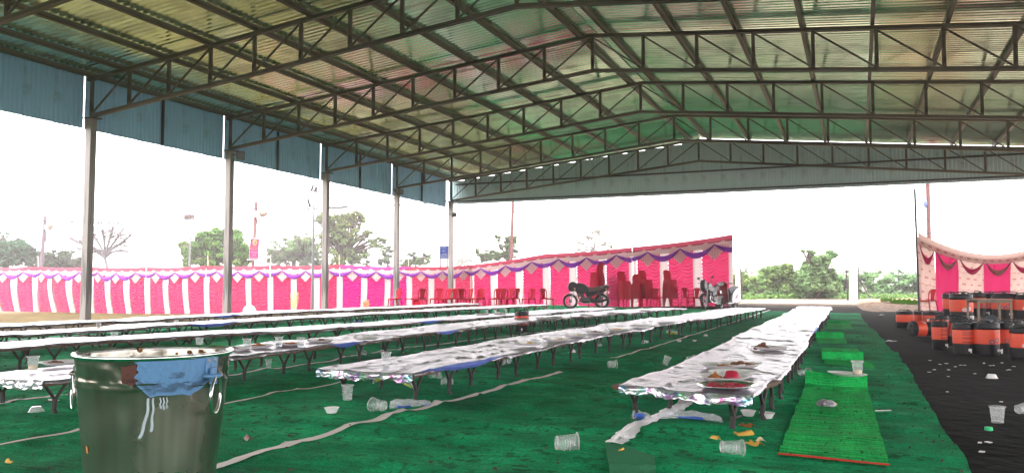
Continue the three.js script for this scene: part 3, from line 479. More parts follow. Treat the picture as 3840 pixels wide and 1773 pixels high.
  part('grab_rail', tube([[-0.55, 0.86, 0.11], [-0.8, 0.94, 0.11], [-0.9, 0.95, 0], [-0.8, 0.94, -0.11], [-0.55, 0.86, -0.11]], 0.014, 20, 6), mAlu, o);
  part('number_plate', box(0.012, 0.09, 0.2, -0.92, 0.66, 0), mWhite, o);
  part('footrest', M([bar(V(-0.05, 0.27, 0.1), V(-0.05, 0.27, 0.3), 0.014, 0.014, 6), bar(V(-0.05, 0.27, -0.1), V(-0.05, 0.27, -0.3), 0.014, 0.014, 6)]), mRubber, o);
  part('kick_stand', bar(V(-0.1, 0.27, 0.1), V(-0.16, 0.0, 0.26), 0.012, 0.012, 6), mDark, o);
  part('crash_guard', tube([[0.3, 0.6, 0.06], [0.36, 0.5, 0.25], [0.3, 0.35, 0.22], [0.22, 0.3, 0.05]], 0.012, 14, 6), v.guard, o);
  part('crash_guard', tube([[0.3, 0.6, -0.06], [0.36, 0.5, -0.25], [0.3, 0.35, -0.22], [0.22, 0.3, -0.05]], 0.012, 14, 6), v.guard, o);
  o.rotation.order = 'YXZ'; o.rotation.x = 0.1; o.scale.setScalar(1.04); return o;
}
motorcycle(onG(2199, 1158), face(3), 'black motorcycle with a brown seat parked side-on before the cloth wall', { spokes: 18, fender: mBodyBlack, body: mBodyBlack, seat: mSeatBrown, engine: mDark, muffler: mDark, cowl: [[0.42, 0.78], [0.62, 0.76], [0.66, 0.92], [0.56, 1.02], [0.44, 0.98]], cowlMat: mBodyBlack, lampX: 0.64, guard: mRedLens });
motorcycle(onG(2672, 1157), face(52), 'black and silver motorcycle turned to the camera, left of the scooter', { spokes: 6, fender: mDark, body: mBodyBlack, seat: mSeatGrey, engine: mDark, muffler: mDark, cowl: [[0.4, 0.78], [0.6, 0.74], [0.68, 0.88], [0.56, 1.1], [0.46, 1.0]], cowlMat: mBodyBlack, lampX: 0.64, guard: mDark });
{
  const o = thing('scooter', 'maroon and silver scooter turned to the camera at the end of the cloth wall', 'scooter', onG(2733, 1162), face(50)), R = 0.235, wb = 0.6;
  wheel(o, wb, R, 0.09, 5); wheel(o, -wb, R, 0.09, 5);
  part('front_fender', grid(16, 8, (s, t) => { const a = lerp(-0.1, 2.6, s), q = t - 0.5; return V(wb - 0.01 + Math.cos(a) * (0.30 - 0.2 * q * q), R + 0.03 + Math.sin(a) * (0.30 - 0.3 * q * q), q * 0.2); }), mSilverPaint, o);
  part('fork_tube', bar(V(wb, R, 0.06), V(0.46, 0.6, 0.05), 0.025, 0.025, 8), mDark, o); part('fork_tube', bar(V(wb, R, -0.06), V(0.46, 0.6, -0.05), 0.025, 0.025, 8), mDark, o);
  const apron = grid(12, 16, (s, t) => { const q = (s - 0.5) * 2, y = lerp(0.26, 0.95, t), w = lerp(0.15, 0.22, Math.sin(t * 2.4)), x = lerp(0.36, 0.40, t) + 0.13 * Math.sin(t * Math.PI * 0.85) - 0.10 * q * q; return V(x, y, q * w); });
  part('front_apron', apron, mMaroon, o); part('inner_apron', rbox(0.05, 0.6, 0.30, 0.02, 0.34, 0.6, 0), mDark, o);
  part('apron_trim', M([tube([[0.30, 0.3, 0.17], [0.37, 0.6, 0.215], [0.34, 0.93, 0.17]], 0.012, 12, 6), tube([[0.30, 0.3, -0.17], [0.37, 0.6, -0.215], [0.34, 0.93, -0.17]], 0.012, 12, 6)]), mSilverPaint, o);
  part('badge', rbox(0.02, 0.12, 0.035, 0.008, 0.545, 0.70, 0), mChrome, o);
  part('handlebar_cowl', new THREE.SphereGeometry(0.13, 18, 12).scale(1, 0.85, 1.6).translate(0.37, 1.0, 0), mMaroon, o);
  part('headlamp', new THREE.SphereGeometry(0.1, 16, 10).scale(0.5, 0.75, 1.25).translate(0.465, 1.0, 0), mLens, o);
  part('handlebar', tube([[0.24, 1.0, 0.38], [0.33, 1.02, 0.2], [0.33, 1.02, -0.2], [0.24, 1.0, -0.38]], 0.018, 18, 6), mRubber, o);
  part('brake_lever', tube([[0.36, 1.03, 0.2], [0.34, 1.04, 0.38]], 0.007, 4, 5), mAlu, o); part('brake_lever', tube([[0.36, 1.03, -0.2], [0.34, 1.04, -0.38]], 0.007, 4, 5), mAlu, o);
  part('footboard', rbox(0.44, 0.07, 0.34, 0.025, 0.12, 0.25, 0), mSilverPaint, o);
  for (const s of [-1, 1]) { part('side_panel', profile(splineOutline([[-0.06, 0.26], [-0.10, 0.5], [-0.3, 0.70], [-0.78, 0.80], [-0.86, 0.70], [-0.62, 0.46], [-0.3, 0.28]]), 0.07, 0.03, 3).translate(0, 0, 0.145 * s), mSilverPaint, o); part('side_graphic', profile([[-0.3, 0.42], [-0.55, 0.60], [-0.5, 0.48]], 0.01, 0.002, 1).translate(0, 0, 0.186 * s), mMaroon, o); }
  part('under_seat_body', rbox(0.62, 0.36, 0.26, 0.05, -0.42, 0.55, 0), mDark, o);
  part('seat', profile(splineOutline([[0.0, 0.74], [-0.02, 0.69], [-0.4, 0.70], [-0.80, 0.78], [-0.80, 0.85], [-0.5, 0.83], [-0.25, 0.79]]), 0.28, 0.04, 3), mSeatGrey, o);
  part('grab_rail', tube([[-0.62, 0.80, 0.14], [-0.85, 0.90, 0.14], [-0.98, 0.92, 0], [-0.85, 0.90, -0.14], [-0.62, 0.80, -0.14]], 0.018, 22, 7), mSilverPaint, o);
  part('tail_lamp', rbox(0.05, 0.07, 0.2, 0.02, -0.88, 0.72, 0), mRedLens, o); part('muffler', bar(V(-0.25, 0.25, -0.17), V(-0.8, 0.34, -0.19), 0.045, 0.045, 12, 0.055), mAlu, o);
  part('engine_casing', rbox(0.5, 0.16, 0.1, 0.04, -0.4, 0.27, 0.12), mAlu, o); part('number_plate', box(0.012, 0.1, 0.2, -0.91, 0.58, 0), mWhite, o);
  part('centre_stand', M([bar(V(-0.1, 0.24, 0.08), V(-0.16, 0, 0.16), 0.014, 0.014, 6), bar(V(-0.1, 0.24, -0.08), V(-0.16, 0, -0.16), 0.014, 0.014, 6)]), mDark, o);
  o.rotation.order = 'YXZ'; o.rotation.x = 0.07; o.scale.setScalar(1.02);
}

// ---------------------------------------------------------------- steel bin in the foreground
{
  const d = 3.2 * K, rim = at(580, 1316, d), p = V(rim.x, 0.02, rim.z), o = thing('steel_bin', 'large tapered steel bin with ring handles and a patch of blue paint', 'bin', p, face(90)), H = rim.y - 0.02, R = 0.5 * 552 / FOCAL * d;
  const rAt = y => R * lerp(0.665, 0.965, y / H);
  const binTex = texture(512, (x, y) => { const a = tfbm(x, y, 4, 5), st = pnoise(x * 90, y * 6, 90 / 2 * 2 / 2), f = tfbm(x + 0.5, y + 0.2, 16, 3), g = sstep(0.6, 0.75, f); const v = 0.84 + 0.2 * (a - 0.5) + 0.12 * (st - 0.5) - 0.2 * g; return [v, v * 0.985, v * 0.95]; });
  const binRough = texture(256, (x, y) => { const v = 0.23 + 0.4 * (tfbm(x, y, 6, 4) - 0.42); return [v, v, v]; }, false);
  const mBin = std(0.42, 0.41, 0.375, 1, 0.92, { map: binTex, roughnessMap: binRough }); mBin.roughness = 1;
  const hb = H * 0.885, wall = [[0.0, 0.008], [rAt(0) - 0.01, 0.008], [rAt(0), 0.02]];
  for (let k = 1; k <= 14; k++) { const y = H * 0.855 * k / 14; wall.push([rAt(y), y]); }
  for (const [a, b] of [[-0.02, 0], [-0.012, 0.004], [-0.004, 0], [0.004, 0.004], [0.012, 0]]) wall.push([rAt(hb + a) + b, hb + a]);
  for (let k = 1; k <= 6; k++) { const y = lerp(hb + 0.015, H - 0.012, k / 6); wall.push([rAt(y), y]); }
  const wg = lathe(wall, 96), wa = wg.attributes.position;
  for (let i = 0; i < wa.count; i++) { const x = wa.getX(i), y = wa.getY(i), z = wa.getZ(i), r = Math.hypot(x, z); if (r < 0.05) continue; const a = Math.atan2(z, x), dent = 0.006 * (vnoise(a * 3 + 5, y * 5) - 0.5) + (y > hb ? 0.006 * (vnoise(a * 14, y * 40) - 0.5) : 0); wa.setX(i, x * (1 + dent / r)); wa.setZ(i, z * (1 + dent / r)); }
  wg.computeVertexNormals(); part('body', wg, mBin, o);
  part('rim', lathe([[R * 0.962, H - 0.016], [R * 0.995, H - 0.010], [R, H - 0.004], [R * 0.998, H + 0.002], [R * 0.975, H + 0.003], [R * 0.955, H - 0.006]], 96), mChrome, o);
  // paint: clings to the outside, a mm proud. angle 0 looks to the camera
  const skin = (a0, a1, y0, y1, off, edge, nu = 40, nv = 24) => { const g = grid(nu, nv, (s, t) => { const e = edge ? edge(s, t) : [s, t], a = lerp(a0, a1, e[0]), y = lerp(y0, y1, e[1]), r = rAt(y) + off; return V(Math.cos(a) * r, y, -Math.sin(a) * r); }); return g; };
  const mBlue = std(0.115, 0.29, 0.58, 0.42, 0, { map: dirtyTex }), mRust = std(0.11, 0.028, 0.015, 0.6, 0.1, { map: dirtyTex }), mDrip = std(0.35, 0.42, 0.45, 0.5);
  // +x faces the camera, picture right is angle positive
  part('blue_paint', skin(0.14, 1.33, H * 0.822, H - 0.014, 0.0025, (s, t) => { const cut = 0.02 + 0.06 * vnoise(t * 9, 3); const low = 0.14 * vnoise(s * 8, 1) + (s > 0.6 ? (s - 0.6) * 1.35 : 0) + (s < 0.15 ? 0.3 * (0.15 - s) / 0.15 : 0); return [lerp(cut, 1, s), clamp(lerp(low, 1, t))]; }, 60, 24), mBlue, o, 'sky blue paint patch under the rim');
  part('rust_patch', skin(0.0, 0.2, H * 0.885, H * 0.975, 0.0018, (s, t) => [lerp(0.12 * vnoise(t * 7, 9), 1, s), lerp(0.15 * vnoise(s * 6, 4), 1 - 0.15 * vnoise(s * 5, 8), t)]), mRust, o, 'red-brown rust beside the blue paint');
  for (const [a, y0, w, sl] of [[0.35, 0.675, 0.009, -0.11], [0.41, 0.70, 0.007, -0.02], [0.50, 0.79, 0.005, 0], [0.54, 0.785, 0.005, 0], [0.58, 0.79, 0.004, 0]]) part('paint_drip', grid(3, 14, (s, t) => { const y = lerp(H * y0, H * 0.835, t), aa = a + sl * (1 - t) * (1 - t) + 0.006 * Math.sin(t * 12) + (s - 0.5) * w / R * (1.4 - 0.5 * t), r = rAt(y) + 0.003; return V(Math.cos(aa) * r, y, -Math.sin(aa) * r); }), mDrip, o);
  part('food_smear', skin(-0.69, -0.62, H * 0.60, H * 0.635, 0.003, (s, t) => [s, lerp(0.3 * vnoise(s * 6, 2), 1 - 0.3 * vnoise(s * 6, 5), t)], 8, 6), std(0.45, 0.2, 0.03, 0.6), o);
  const st = []; for (let k = 0; k < 26; k++) { const a = rr(1.9, 4.0), y = H - rr(0.012, 0.11), r = rAt(y) - 0.004, s = rr(0.003, 0.011); st.push(new THREE.IcosahedronGeometry(s, 0).scale(1, 1.2, 1).translate(Math.cos(a) * r, y, -Math.sin(a) * r)); }
  part('food_splashes', M(st), std(0.28, 0.12, 0.03, 0.7), o);
  for (const s of [-1, 1]) {
    const a = s > 0 ? 1.18 : -1.5, y = H * 0.945, r = rAt(y), h = new THREE.Group(); h.name = 'handle'; h.position.set(Math.cos(a) * r, y, -Math.sin(a) * r); h.rotation.y = a; o.add(h);
    part('bracket', M([rbox(0.008, 0.075, 0.05, 0.003, 0.004, 0.0, 0), cyl(0.013, 0.013, 0.055, 12, 0.016, -0.03, 0).rotateX(0), tube([[0.004, -0.03, 0.03], [0.03, -0.03, 0.02], [0.03, -0.03, -0.02], [0.004, -0.03, -0.03]], 0.007, 12, 6)]), s > 0 ? mBlue : mBin, h);
    part('ring', new THREE.TorusGeometry(0.062, 0.0055, 10, 40).rotateY(Math.PI / 2).rotateX(0).translate(0, -0.062, 0).rotateZ(-0.02).rotateY(0.5).translate(0.03, -0.033, 0), mChrome, h);
    for (const q of [-1, 1]) part('rivet', new THREE.SphereGeometry(0.007, 10, 6).translate(0.008, 0.022, q * 0.015), mAlu, h);
  }
}

// ---------------------------------------------------------------- water coolers
const mOrange = std(0.78, 0.085, 0.022, 0.5, 0, { map: dirtyTex }), mCool = phys(0.010, 0.011, 0.013, 0.4, { specularIntensity: 0.35 });
const coolerPrint = v => canvasTex(256, 128, (c, w, h) => {
  c.fillStyle = '#d9451f'; c.fillRect(0, 0, w, h); for (let k = 0; k < 500; k++) { c.fillStyle = `rgba(${120 + 100 * hash(k, v)},50,20,0.10)`; c.fillRect(hash(k, 1 + v) * w, hash(k, 2 + v) * h, 6 * hash(k, 3), 3); }
  c.strokeStyle = 'rgba(70,25,30,0.75)'; c.lineWidth = 2;
  if (v === 0) { for (let r = 0; r < 4; r++) { let x = 102; while (x < 156 - r * 4) { const q = 3 + 6 * hash(r, x); c.strokeRect(x, 40 + r * 16, q, r === 0 ? 9 : 4); x += q + 3; } } }
  else { for (const [x, y, r] of [[104, 88, 9], [122, 82, 9], [156, 95, 8]]) { c.fillStyle = v === 1 ? 'rgba(70,60,100,0.75)' : 'rgba(190,205,225,0.9)'; c.beginPath(); c.arc(x, y, r, 0, 7); c.fill(); c.fillStyle = 'rgba(235,120,90,0.8)'; c.beginPath(); c.arc(x, y, r * 0.45, 0, 7); c.fill(); } c.fillStyle = 'rgba(120,45,40,0.7)'; let x = 120; while (x < 160) { const q = 3 + 5 * hash(9, x); c.fillRect(x, 38, q, 14); x += q + 2; } }
});
const printMats = [0, 1, 2].map(v => new THREE.MeshStandardMaterial({ map: coolerPrint(v), roughness: 0.5, side: THREE.DoubleSide }));
function coolerParts(o, v) {                                  // 0.36 wide, 0.5 tall, tap towards local +x
  part('base', lathe([[0, 0], [0.165, 0], [0.172, 0.012], [0.176, 0.16], [0.172, 0.175], [0, 0.175]], 32), mCool, o);
  part('printed_band', lathe([[0.17, 0.168], [0.18, 0.172], [0.182, 0.30], [0.18, 0.385], [0.17, 0.39]], 32), printMats[v], o).rotation.y = -Math.PI / 2;
  const lid = part('lid', lathe([[0.16, 0.385], [0.184, 0.388], [0.187, 0.42], [0.18, 0.425], [0.182, 0.47], [0.172, 0.488], [0.12, 0.492], [0.11, 0.484], [0, 0.484]], 32), mCool, o);
  part('spout_cap', cyl(0.03, 0.034, 0.03, 14, 0.08, 0.5, 0.04), mCool, lid);
  part('handle', tube([[0, 0.44, 0.185], [0.01, 0.50, 0.17], [0.02, 0.525, 0.06], [0.02, 0.525, -0.06], [0.01, 0.50, -0.17], [0, 0.44, -0.185]], 0.011, 24, 6), mCool, o);
  const tap = part('tap', M([cyl(0.022, 0.022, 0.012, 14).rotateZ(Math.PI / 2).translate(0.18, 0.075, 0), bar(V(0.175, 0.075, 0), V(0.225, 0.072, 0), 0.012, 0.012, 8), bar(V(0.222, 0.085, 0), V(0.222, 0.035, 0), 0.012, 0.012, 8), rbox(0.02, 0.012, 0.034, 0.004, 0.222, 0.092, 0)]), mWhite, o);
}
const coolProtos = [];
function cooler(v, pos, turn, sx, sy, label, group = 'orange and black water coolers') {
  let o; if (!coolProtos[v]) { o = coolProtos[v] = thing('water_cooler', label, 'water cooler', pos, turn, group); coolerParts(o, v); } else o = copy(coolProtos[v], label, pos, turn, group);
  o.rotation.order = 'YXZ'; o.rotation.x = 0; o.rotation.z = 0; o.scale.set(sx, sy, sx); return o;
}
function coolAt(v, x0, x1, y0, y1, ang, label, lift = 0) {    // picture box of an upright cooler
  const p = G((x0 + x1) / 2, y1 - (x1 - x0) * 0.03, lift), d = depthOf(p); p.y = lift + 0.006; const s = (x1 - x0) / FOCAL * d / 0.372, h = (y1 - y0) / FOCAL * d / 0.50;
  return cooler(v, p, face(ang), s, h, label);
}
coolAt(1, 3365, 3427, 1168, 1231, 200, 'orange and black water cooler, leftmost of the crowd on the ground');
coolAt(2, 3426, 3472, 1169, 1225, 200, 'orange water cooler between the leftmost one and the cooler lying down');
coolAt(0, 3464, 3528, 1171, 1233, 95, 'orange water cooler standing behind the cooler that lies on its side');
coolAt(0, 3513, 3560, 1184, 1262, 95, 'small cooler with its lid showing, behind the leaning cooler');
{ const p = G(3459, 1262), d = depthOf(p), s = 0.93 * K; const o = cooler(2, V(p.x, 0.172 * s, p.z), 0, s, s, 'orange and black water cooler lying on its side'); const R = RIGHT; o.rotation.order = 'YXZ'; o.rotation.y = YAW; o.rotation.z = Math.PI / 2; o.position.addScaledVector(R, 0.235 * s); o.position.y = 0.187 * s; }
coolAt(0, 3500, 3556, 1206, 1311, 110, 'orange cooler with a white tap beside the leaning one');
{ const o = coolAt(1, 3548, 3612, 1200, 1312, 60, 'orange and black water cooler leaning against its neighbour'); o.rotation.z = 0; o.rotation.x = 0; o.rotation.order = 'XYZ'; const th = 0.2; o.rotation.set(0, 0, 0); o.quaternion.setFromAxisAngle(FWD, th).multiply(new THREE.Quaternion().setFromAxisAngle(V(0, 1, 0), face(60))); o.position.y += 0.03; }
coolAt(0, 3580, 3653, 1214, 1331, 95, 'front orange cooler with printed lines and a white tap');
coolAt(1, 3652, 3749, 1212, 1334, 120, 'wide front orange cooler with round grey badges');
coolAt(1, 3745, 3806, 1213, 1328, 100, 'orange cooler half hidden between the wide one and the picture edge');
coolAt(2, 3797, 3878, 1228, 1347, 105, 'orange cooler with pale round badges cut by the right edge of the picture');
coolAt(2, 3700, 3760, 1205, 1300, 95, 'dark-lidded cooler just behind the wide front one');
coolAt(0, 3770, 3838, 1206, 1296, 95, 'dark-lidded cooler behind the one at the picture edge');
// the coolers behind stand on low tables
const lowTop = 0.30 * K;
{ const a = G(3660, 1240), o = copy(tableProto, 'low board table under the back coolers, at the left', V(a.x - 0.05, 0.0, a.z), YAW + Math.PI / 2, 'low tables under the coolers'); o.scale.set(1, lowTop / TH, 1.0); o.position.addScaledVector(RIGHT, -0.25);
  const b = copy(tableProto, 'low board table under the back coolers, at the right', o.position.clone().addScaledVector(RIGHT, 1.72), YAW + Math.PI / 2, 'low tables under the coolers'); b.scale.set(1, lowTop / TH, 1.0); }
coolAt(2, 3569, 3650, 1104, 1206, 110, 'orange cooler standing highest in front on the low table', lowTop);
coolAt(0, 3541, 3600, 1103, 1190, 95, 'orange cooler on the low table behind the highest one', lowTop);
coolAt(1, 3636, 3702, 1099, 1188, 130, 'orange cooler on the low table left of the little wooden table', lowTop);
coolAt(0, 3692, 3742, 1101, 1188, 95, 'orange cooler behind the legs of the little wooden table', lowTop);
coolAt(1, 3728, 3820, 1102, 1194, 80, 'wide orange cooler behind the right end of the little wooden table', lowTop);
coolAt(2, 3810, 3880, 1106, 1196, 95, 'orange cooler with a white tap on the low table at the picture edge', lowTop);
{
  const d = 17.2 * K, c = at(3711, 1121, d), o = thing('small_table', 'little wooden table standing among the orange coolers', 'table', V(c.x, 0, c.z), YAW), h = c.y, w = 0.37 * K, mW = std(0.25, 0.19, 0.13, 0.6, 0, { map: dirtyTex });
  part('tabletop', rbox(w * 2, 0.03, 0.5 * K, 0.006, 0, h - 0.015, 0), mW, o); part('apron', M([box(w * 1.85, 0.04, 0.02, 0, h - 0.05, 0.2 * K), box(w * 1.85, 0.04, 0.02, 0, h - 0.05, -0.2 * K)]), mW, o);
  for (const sx of [-1, 1]) for (const sz of [-1, 1]) part('leg', bar(V(sx * w * 0.95, 0, sz * 0.22 * K), V(sx * w * 0.92, h - 0.03, sz * 0.2 * K), 0.032, 0.032), mW, o);
}
for (const [x, y, dd, l] of [[3610, 1208, 14.6, 'grey cooler lid leaning behind the front coolers'], [3718, 1204, 14.2, 'pale cooler lid lying on the cooler tops']]) { const p = at(x, y, dd * K), o = solo('cooler_lid', lathe([[0, 0.03], [0.12, 0.032], [0.15, 0.025], [0.16, 0], [0.15, -0.01]], 28).scale(1, 1, 1), std(0.06, 0.065, 0.07, 0.4), l, 'lid', 'loose cooler lids', p, 0); o.rotation.set(0.9, 0.3, 0.5); o.scale.set(0.72, 0.5, 0.72); }
// ---------------------------------------------------------------- green woven mats
const matTex = texture(512, (x, y) => { const a = pnoise(x * 8, y * 128, 8 * 16 / 16), w = 0.5 + 0.5 * Math.sin(y * 512 * 0.55), v2 = pnoise(x * 160, y * 40, 40), m = tfbm(x, y, 6, 4), d = 0.7 * sstep(0.68, 0.76, tfbm(x + 0.2, y + 0.5, 32, 3)); const v = 0.72 + 0.2 * (a - 0.5) + 0.1 * w + 0.14 * (v2 - 0.5) + 0.25 * (m - 0.5); return [lerp(0.16 * v, 0.12, d), lerp(0.98 * v, 0.22, d), lerp(0.48 * v, 0.13, d)]; });
const matBump = texture(256, (x, y) => { const v = 0.5 + 0.5 * Math.sin(y * 256 * 0.55); return [v, v, v]; }, false);
const mMat = phys(0.95, 0.95, 0.95, 0.95, { specularIntensity: 0.1, map: matTex, bumpMap: matBump, bumpScale: 0.004, transmission: 0.15, thickness: 0 }), mRedEdge = std(0.5, 0.03, 0.015, 0.6);
function mat(c, curl, label, edge) {       // c: near-left, near-right, far-right, far-left picture points; curl: height in m and lean of the raised far end
  const [a, b, d, e] = c.map(p => G(...p)), o = thing('woven_mat', label, 'mat', V(a.x, 0, a.z), 0, 'green woven mats laid along the rightmost row'), off = V(a.x, 0, a.z);
  const flat = grid(16, 40, (s, t) => { const p = a.clone().lerp(b, s).lerp(e.clone().lerp(d, s), t); p.y = carpetH(p.x, p.z) + 0.008 + 0.016 * Math.pow(vnoise(t * 7 + 3, s * 1.4), 2) * Math.sin(t * Math.PI) + (t > 0.93 ? (t - 0.93) * 0.12 : 0); return p.sub(off); }, (s, t) => [s * 1, t * 1.6]);
  part('mat_sheet', flat, mMat, o);
  const far = e.clone().add(d).multiplyScalar(0.5).sub(a.clone().add(b).multiplyScalar(0.5)); far.y = 0; far.normalize();
  if (curl) part('raised_end', grid(16, 14, (s, t) => { const p = e.clone().lerp(d, s), k = t * (1 + 0.06 * vnoise(s * 5, 2)); p.y = carpetH(p.x, p.z) + 0.016 + curl[0] * k; return p.addScaledVector(far, curl[1] * Math.sin(t * 2.2) + 0.004 * Math.sin(s * 20)).sub(off); }, (s, t) => [s * 1, 1.6 + t * 0.3]), mMat, o, 'end of the mat bent upright');
  if (edge) part('red_border', grid(20, 3, (s, t) => { const p = a.clone().lerp(b, s), q = b.clone().sub(a).normalize(); p.x += -q.z * 0 - far.x * 0.016 * t * 2 + far.x * 0.01; p.z += -far.z * 0.016 * t * 2 + far.z * 0.01; p.y = carpetH(p.x, p.z) + 0.014 + 0.008 * Math.sin(t * 3.14); return p.sub(off); }), mRedEdge, o);
}
mat([[2920, 1716], [3338, 1758], [3256, 1464], [3022, 1458]], [0.135 * K, 0.03], 'large green woven mat with a red border, nearest to the camera', true);
mat([[3094, 1372], [3286, 1388], [3262, 1362], [3092, 1352]], null, 'narrow folded green mat with a pale edge, second from the camera', false);
mat([[3084, 1350], [3242, 1352], [3215, 1312], [3080, 1312]], null, 'green woven mat lying flat behind the folded one', false);
mat([[3066, 1290], [3180, 1292], [3168, 1272], [3062, 1272]], [0.12 * K, 0.02], 'green woven mat with upright end, third from the camera', false);
mat([[3100, 1236], [3200, 1238], [3190, 1214], [3108, 1214]], [0.06 * K, 0.02], 'pale green mat bent up near the far end of the tables', false);
{ const a = G(3084, 1352), b = G(3240, 1354), o = thing('woven_mat', 'green woven mat standing upright as a low screen across the strip', 'mat', V(a.x, 0, a.z), 0, 'green woven mats laid along the rightmost row'); part('mat_sheet', grid(16, 10, (s, t) => { const p = a.clone().lerp(b, s); p.y = 0.012 + 0.125 * K * t; p.z -= 0.03 * Math.sin(t * 2); return p.sub(V(a.x, 0, a.z)); }, (s, t) => [s, t * 0.3]), mMat, o); }

// ---------------------------------------------------------------- litter: cups, bowls, plates, bags
const mClear = phys(0.93, 0.95, 0.95, 0.14, { transmission: 0.84, thickness: 0, ior: 1.25 }), mMilky = phys(0.82, 0.80, 0.79, 0.4, { transmission: 0.25, thickness: 0 }), mPlate = std(0.74, 0.72, 0.71, 0.45), mThali = std(0.75, 0.75, 0.76, 0.16, 1);
const mCurry = std(0.30, 0.10, 0.02, 0.5), mBrown = std(0.14, 0.05, 0.025, 0.6), mRedRice = std(0.36, 0.01, 0.04, 0.45), mYellow = std(0.65, 0.38, 0.06, 0.6), mCream = std(0.7, 0.56, 0.36, 0.7);
const cupGeo = lathe([[0, 0.002], [0.026, 0.002], [0.028, 0.006], [0.030, 0.03], [0.0305, 0.032], [0.036, 0.088], [0.038, 0.09]], 24), cupRim = lathe([[0.037, 0.089], [0.041, 0.0905], [0.0415, 0.094], [0.038, 0.0955]], 24), cupFoot = lathe([[0.026, 0.0], [0.029, 0.003], [0.0295, 0.008]], 24), cupRibs = [0.036, 0.046, 0.056].map(y => new THREE.TorusGeometry(0.0312 + (y - 0.036) * 0.1, 0.0011, 5, 24, 2.2).rotateX(Math.PI / 2).translate(0, y, 0)), mRim = phys(0.8, 0.8, 0.8, 0.25, { transmission: 0.72, thickness: 0 });
const bowlGeo = lathe([[0, 0.003], [0.032, 0.003], [0.036, 0.005], [0.050, 0.036], [0.053, 0.038], [0.055, 0.040], [0.055, 0.042], [0.052, 0.042], [0.048, 0.036], [0.034, 0.009], [0, 0.008]], 26);
const plateGeo = lathe([[0, 0.004], [0.105, 0.004], [0.112, 0.006], [0.135, 0.020], [0.15, 0.023], [0.151, 0.026], [0.148, 0.026], [0.133, 0.023], [0.11, 0.010], [0.1, 0.008], [0, 0.008]], 36);
const onTop = (px, py) => { let h = TH + 0.03, p = G(px, py, h); p.y = h - 0.004; return p; };
const lit = (px, py) => { const p = G(px, py); p.y = carpetH(p.x, p.z) + 0.006; return p; };
function cup(p, tip, size, label, filled, turn = 0, group = 'plastic cups') {
  const o = thing('plastic_cup', label, 'cup', p, turn, group); part('cup_wall', cupGeo, mClear, o); part('rim', cupRim, mRim, o); part('foot', cupFoot, mRim, o); for (const g of cupRibs) part('moulded_rib', g, mRim, o);
  if (filled) part('drink', lathe([[0, 0.006], [0.027, 0.006], [0.0275, 0.01], [0.0305, 0.034], [0, 0.034]], 18), filled === 1 ? phys(0.9, 0.95, 0.97, 0.05, { transmission: 0.9, thickness: 0.02, ior: 1.33 }) : mCream, o);
  o.scale.setScalar(size); o.rotation.order = 'YXZ';
  if (tip) { o.rotation.z = tip; o.position.y += 0.036 * size; }
  return o;
}
